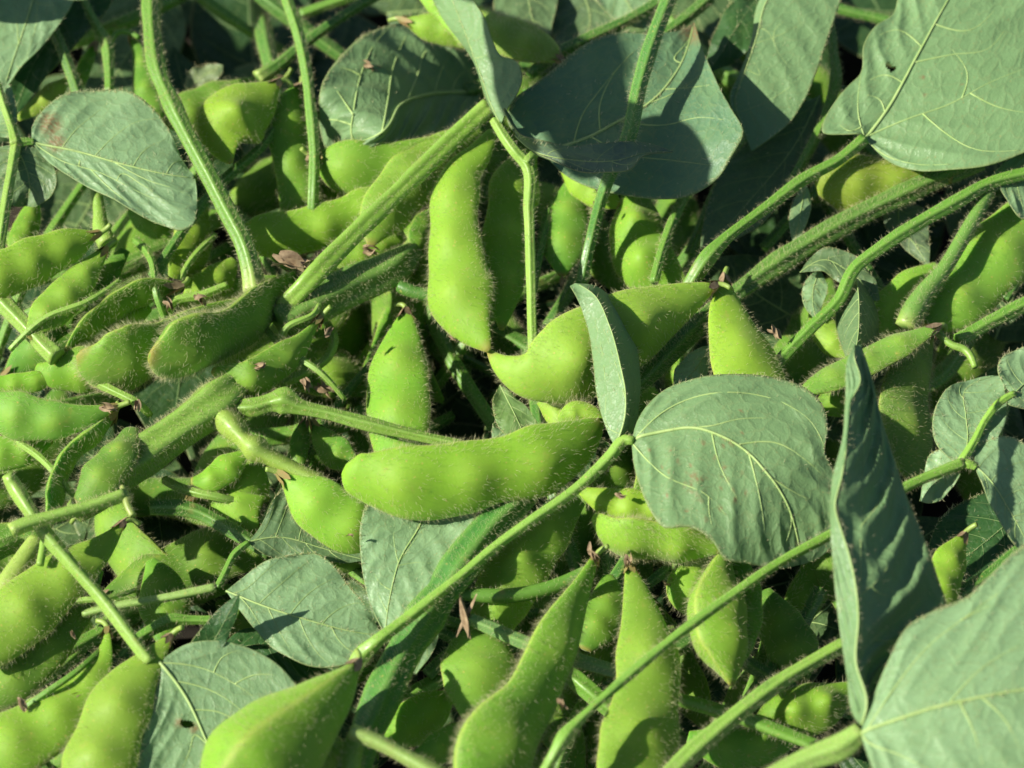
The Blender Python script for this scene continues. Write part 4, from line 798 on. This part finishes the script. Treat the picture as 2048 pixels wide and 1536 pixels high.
leaf('pale leaf at the top edge between the dark stem and the straight stem', (215,225), [(1210,-60),(1250,0),(1290,60)], [(1210,-60),(1180,-20),(1230,35),(1290,60)], [(1210,-60),(1330,-30),(1340,20),(1290,60)], col=LF, auto=4)
leaf('dark leaf standing at the top edge behind the bristly pod', (130,150,160), [(1060,-60),(1060,20),(1090,100)], [(1060,-60),(1000,-30),(1000,60),(1090,105)], [(1060,-60),(1110,-30),(1105,50),(1092,105)], col=(.13,.22,.09), auto=3)
leaf('dim leaf low behind the straight stem at the top edge', (110,120), [(1150,-40),(1180,40),(1150,120)], [(1150,-40),(1110,20),(1110,90),(1150,122)], [(1150,-40),(1240,0),(1230,70),(1152,122)], col=(.13,.21,.10), auto=3)
leaf('small pale leaf strip at the right of the shade gap, under the fat pod', (180,200,200), [(1000,770),(1030,830),(1060,900)], [(1000,770),(985,810),(1010,870),(1060,900)], [(1000,770),(1040,800),(1075,860),(1060,900)], col=(.18,.32,.08), auto=3)
leaf('pale leaf scrap at the lower edge of the dark gap, above the large level pod', (150,160), [(985,880),(1015,855),(1030,835)], [(985,880),(985,855),(1005,835),(1030,832)], [(985,880),(1030,890),(1055,870),(1032,835)], col=LF, auto=2)
leaf('torn pale dead leaf scrap in the dark, left of the swollen knob', (90,110), [(370,180),(405,155),(445,130)], [(370,180),(375,150),(410,128),(445,130)], [(370,180),(410,172),(440,155),(446,131)], col=(.26,.32,.16), auto=3)
leaf('lit leaf part behind the big round leaf, left of the narrow upright pod', (230,240), [(1420,690),(1390,740),(1350,780)], [(1420,690),(1380,705),(1350,740),(1350,782)], [(1420,690),(1420,730),(1400,770),(1352,784)], col=LF, auto=3)
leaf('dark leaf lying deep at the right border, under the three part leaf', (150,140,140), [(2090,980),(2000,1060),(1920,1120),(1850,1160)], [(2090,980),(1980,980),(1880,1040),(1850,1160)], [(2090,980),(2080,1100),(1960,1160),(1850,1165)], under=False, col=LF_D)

# deep shaded leaves at the bottom of the heap
def deep(x, y, h, a, ln, wd, label, group='dark leaves lying at the bottom of the heap'):
    ca, sa = cos(radians(a)), sin(radians(a))
    q = lambda u, v: (x + ca*u*ln - sa*v*wd, y - sa*u*ln - ca*v*wd)
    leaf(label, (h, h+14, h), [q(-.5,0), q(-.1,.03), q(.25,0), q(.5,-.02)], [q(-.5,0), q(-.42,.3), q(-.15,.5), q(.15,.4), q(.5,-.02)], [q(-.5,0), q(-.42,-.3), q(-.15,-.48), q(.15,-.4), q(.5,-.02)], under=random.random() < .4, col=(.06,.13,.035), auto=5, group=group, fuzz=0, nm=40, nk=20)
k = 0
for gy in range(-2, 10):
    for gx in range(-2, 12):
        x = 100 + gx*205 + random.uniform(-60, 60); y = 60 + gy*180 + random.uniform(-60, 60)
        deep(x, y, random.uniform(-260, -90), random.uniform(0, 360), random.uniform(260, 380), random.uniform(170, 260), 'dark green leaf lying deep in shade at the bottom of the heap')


# ---- half buried pods, stalks and leaves that fill the heap between the named ones
def on_heap(x, y): return x < 1250 or (y > 1050 and x < 1700)
cnt = 0
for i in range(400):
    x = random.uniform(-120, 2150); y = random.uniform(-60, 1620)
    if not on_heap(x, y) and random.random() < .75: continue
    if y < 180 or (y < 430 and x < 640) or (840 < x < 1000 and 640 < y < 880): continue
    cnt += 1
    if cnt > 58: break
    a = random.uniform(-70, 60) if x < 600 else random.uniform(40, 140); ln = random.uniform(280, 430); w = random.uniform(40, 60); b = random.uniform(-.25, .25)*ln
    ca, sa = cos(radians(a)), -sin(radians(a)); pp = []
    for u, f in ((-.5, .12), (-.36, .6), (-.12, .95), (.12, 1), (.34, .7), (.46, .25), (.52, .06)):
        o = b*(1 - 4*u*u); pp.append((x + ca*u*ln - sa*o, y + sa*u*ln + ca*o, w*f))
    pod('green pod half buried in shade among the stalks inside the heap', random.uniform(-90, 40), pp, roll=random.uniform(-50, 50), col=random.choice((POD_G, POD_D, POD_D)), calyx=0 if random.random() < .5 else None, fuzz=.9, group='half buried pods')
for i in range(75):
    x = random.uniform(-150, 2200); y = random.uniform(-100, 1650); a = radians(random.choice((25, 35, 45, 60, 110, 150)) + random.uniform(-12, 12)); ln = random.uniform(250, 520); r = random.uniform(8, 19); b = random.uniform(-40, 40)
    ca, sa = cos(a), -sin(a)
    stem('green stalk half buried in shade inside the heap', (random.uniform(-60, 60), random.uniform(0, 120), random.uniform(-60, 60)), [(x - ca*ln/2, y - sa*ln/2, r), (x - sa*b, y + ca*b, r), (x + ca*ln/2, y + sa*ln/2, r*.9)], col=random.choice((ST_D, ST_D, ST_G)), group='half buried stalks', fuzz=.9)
for i in range(34):
    x = random.uniform(-150, 2200); y = random.uniform(-100, 1650)
    if on_heap(x, y) and random.random() < .6: continue
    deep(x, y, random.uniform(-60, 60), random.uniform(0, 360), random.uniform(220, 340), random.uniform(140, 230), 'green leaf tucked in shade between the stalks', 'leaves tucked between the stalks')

r = leaf_root('unseen leaf added outside the upper left corner to shade the background', -420, -120, 470, 'unseen leaves added to cast shade')  # out-of-view leaflets added to keep the upper left background in shade
stem_mesh('petiole', (-300,100,470), [(-700,-60,14),(-560,-90,13),(-420,-120,12)], parent=r, col=ST_G)
blade(r, 'leaflet', (470,500,470), [(-420,-120),(-250,-170),(-40,-190)], [(-420,-120),(-330,-260),(-150,-290),(-40,-190)], [(-420,-120),(-330,-70),(-150,-80),(-40,-190)], col=LF, nm=40, nk=20)
blade(r, 'leaflet', (470,480,450), [(-420,-120),(-470,-200),(-500,-330)], [(-420,-120),(-560,-160),(-580,-260),(-500,-330)], [(-420,-120),(-380,-180),(-400,-280),(-500,-330)], col=LF, nm=40, nk=20)
leaf('unseen leaf added outside the top edge to shade the background', 470, [(270,-180),(380,-190),(520,-170)], [(270,-180),(310,-270),(440,-270),(520,-170)], [(270,-180),(320,-115),(430,-110),(520,-170)], petiole=[(200,-420,12),(230,-300,12),(270,-180,11)], pet_h=(-200,200,470), group='unseen leaves added to cast shade')  # added out of view so the background along the top falls into shade

hc = 1230  # height of two unseen leaves, added and shaped to shade the bluish leaf
g = lambda *q: [shade_px(x, y, 315, hc) for x, y in q]
leaf('unseen leaf added high beyond the top edge to shade the bluish leaf', hc, g((1110,60),(1190,180),(1295,300)), g((1110,60),(1180,40),(1265,60),(1285,120),(1285,220),(1295,300)), g((1110,60),(1090,180),(1100,300),(1140,350),(1210,350),(1295,300)), group='unseen leaves added to cast shade', petiole=[(-420,-700,12),(-150,-420,11),(*shade_px(1110,60,315,hc),9)], pet_h=(-200,700,hc), nm=40, nk=20)
leaf('smaller unseen leaf added beyond the top edge to shade the bluish leaf', hc - 60, [shade_px(x,y,315,hc-60) for x,y in ((1240,320),(1360,330),(1480,350))], [shade_px(x,y,315,hc-60) for x,y in ((1240,320),(1280,262),(1370,245),(1440,280),(1480,350))], [shade_px(x,y,315,hc-60) for x,y in ((1240,320),(1270,400),(1380,440),(1460,400),(1480,350))], group='unseen leaves added to cast shade', nm=40, nk=20)  # second added leaf, shades the lower right of the bluish leaf

# =================================================================== DRY BITS
dry('shrivelled reddish brown flower between the curved stem and the grooved stalk', 590, 528, 300, 30, 12, n=6, long=3.0)
dry('long twisted brown flower hanging over the flat broad pod', 930, 1232, 290, 15, 78, n=3, long=7.0)
dry('small brown flower scrap resting on the broad ribbed leaf', 735, 132, 238, 15, 20, n=3)
dry('brown shrivelled scrap below the grooved stalk, on a bright pod', 742, 500, 215, 18, 10, n=4)
dry('brown withered tip at the left end of the plump pod', 618, 312, 245, 13, 70, n=4)
dry('curled brown scrap in the shade left of the upright pod', 652, 782, 190, 22, 50, n=4)
dry('brown tail at the tip of the small dark pod under the bluish leaf', 1123, 562, 170, 10, 90, n=3)
dry('brown flower scrap on the bright pod peeping under the big round leaf', 1240, 990, 325, 12, 30, n=3)
dry('rusty scrap beside the stem above the trio, near the bent stalk', 400, 598, 285, 18, 20, n=4)
dry('short brown scrap hanging by the hairy curving pod', 338, 612, 290, 14, 75, n=3)
dry('tiny brown scrap on the dark stem under the bluish leaf', 1190, 412, 260, 9, 80, n=3)
dry('brown flower remains on the right of the narrow upright pod', 1550, 665, 290, 16, 60, n=4)
dry('dry brown tip beside the lower left pods, in shade', 148, 1270, 240, 8, 40, n=2)
dry('tan seed like scrap on the rounded tucked pod', 700, 1070, 285, 7, 10, n=2)
dry('brown wisp in the shade under the bristly pod, right of centre', 1340, 1170, 190, 16, 40, n=3)
dry('pinkish dry scrap on the long curved pod at the bottom', 1124, 1410, 345, 12, 70, n=4)
dry('brown flake at the foot of the largest level pod, in the dark gap', 905, 680, 270, 7, 20, n=3)
dry('yellowish dry flower bud between the upright pod and the leaf, middle left', 655, 662, 300, 10, -60, n=4)
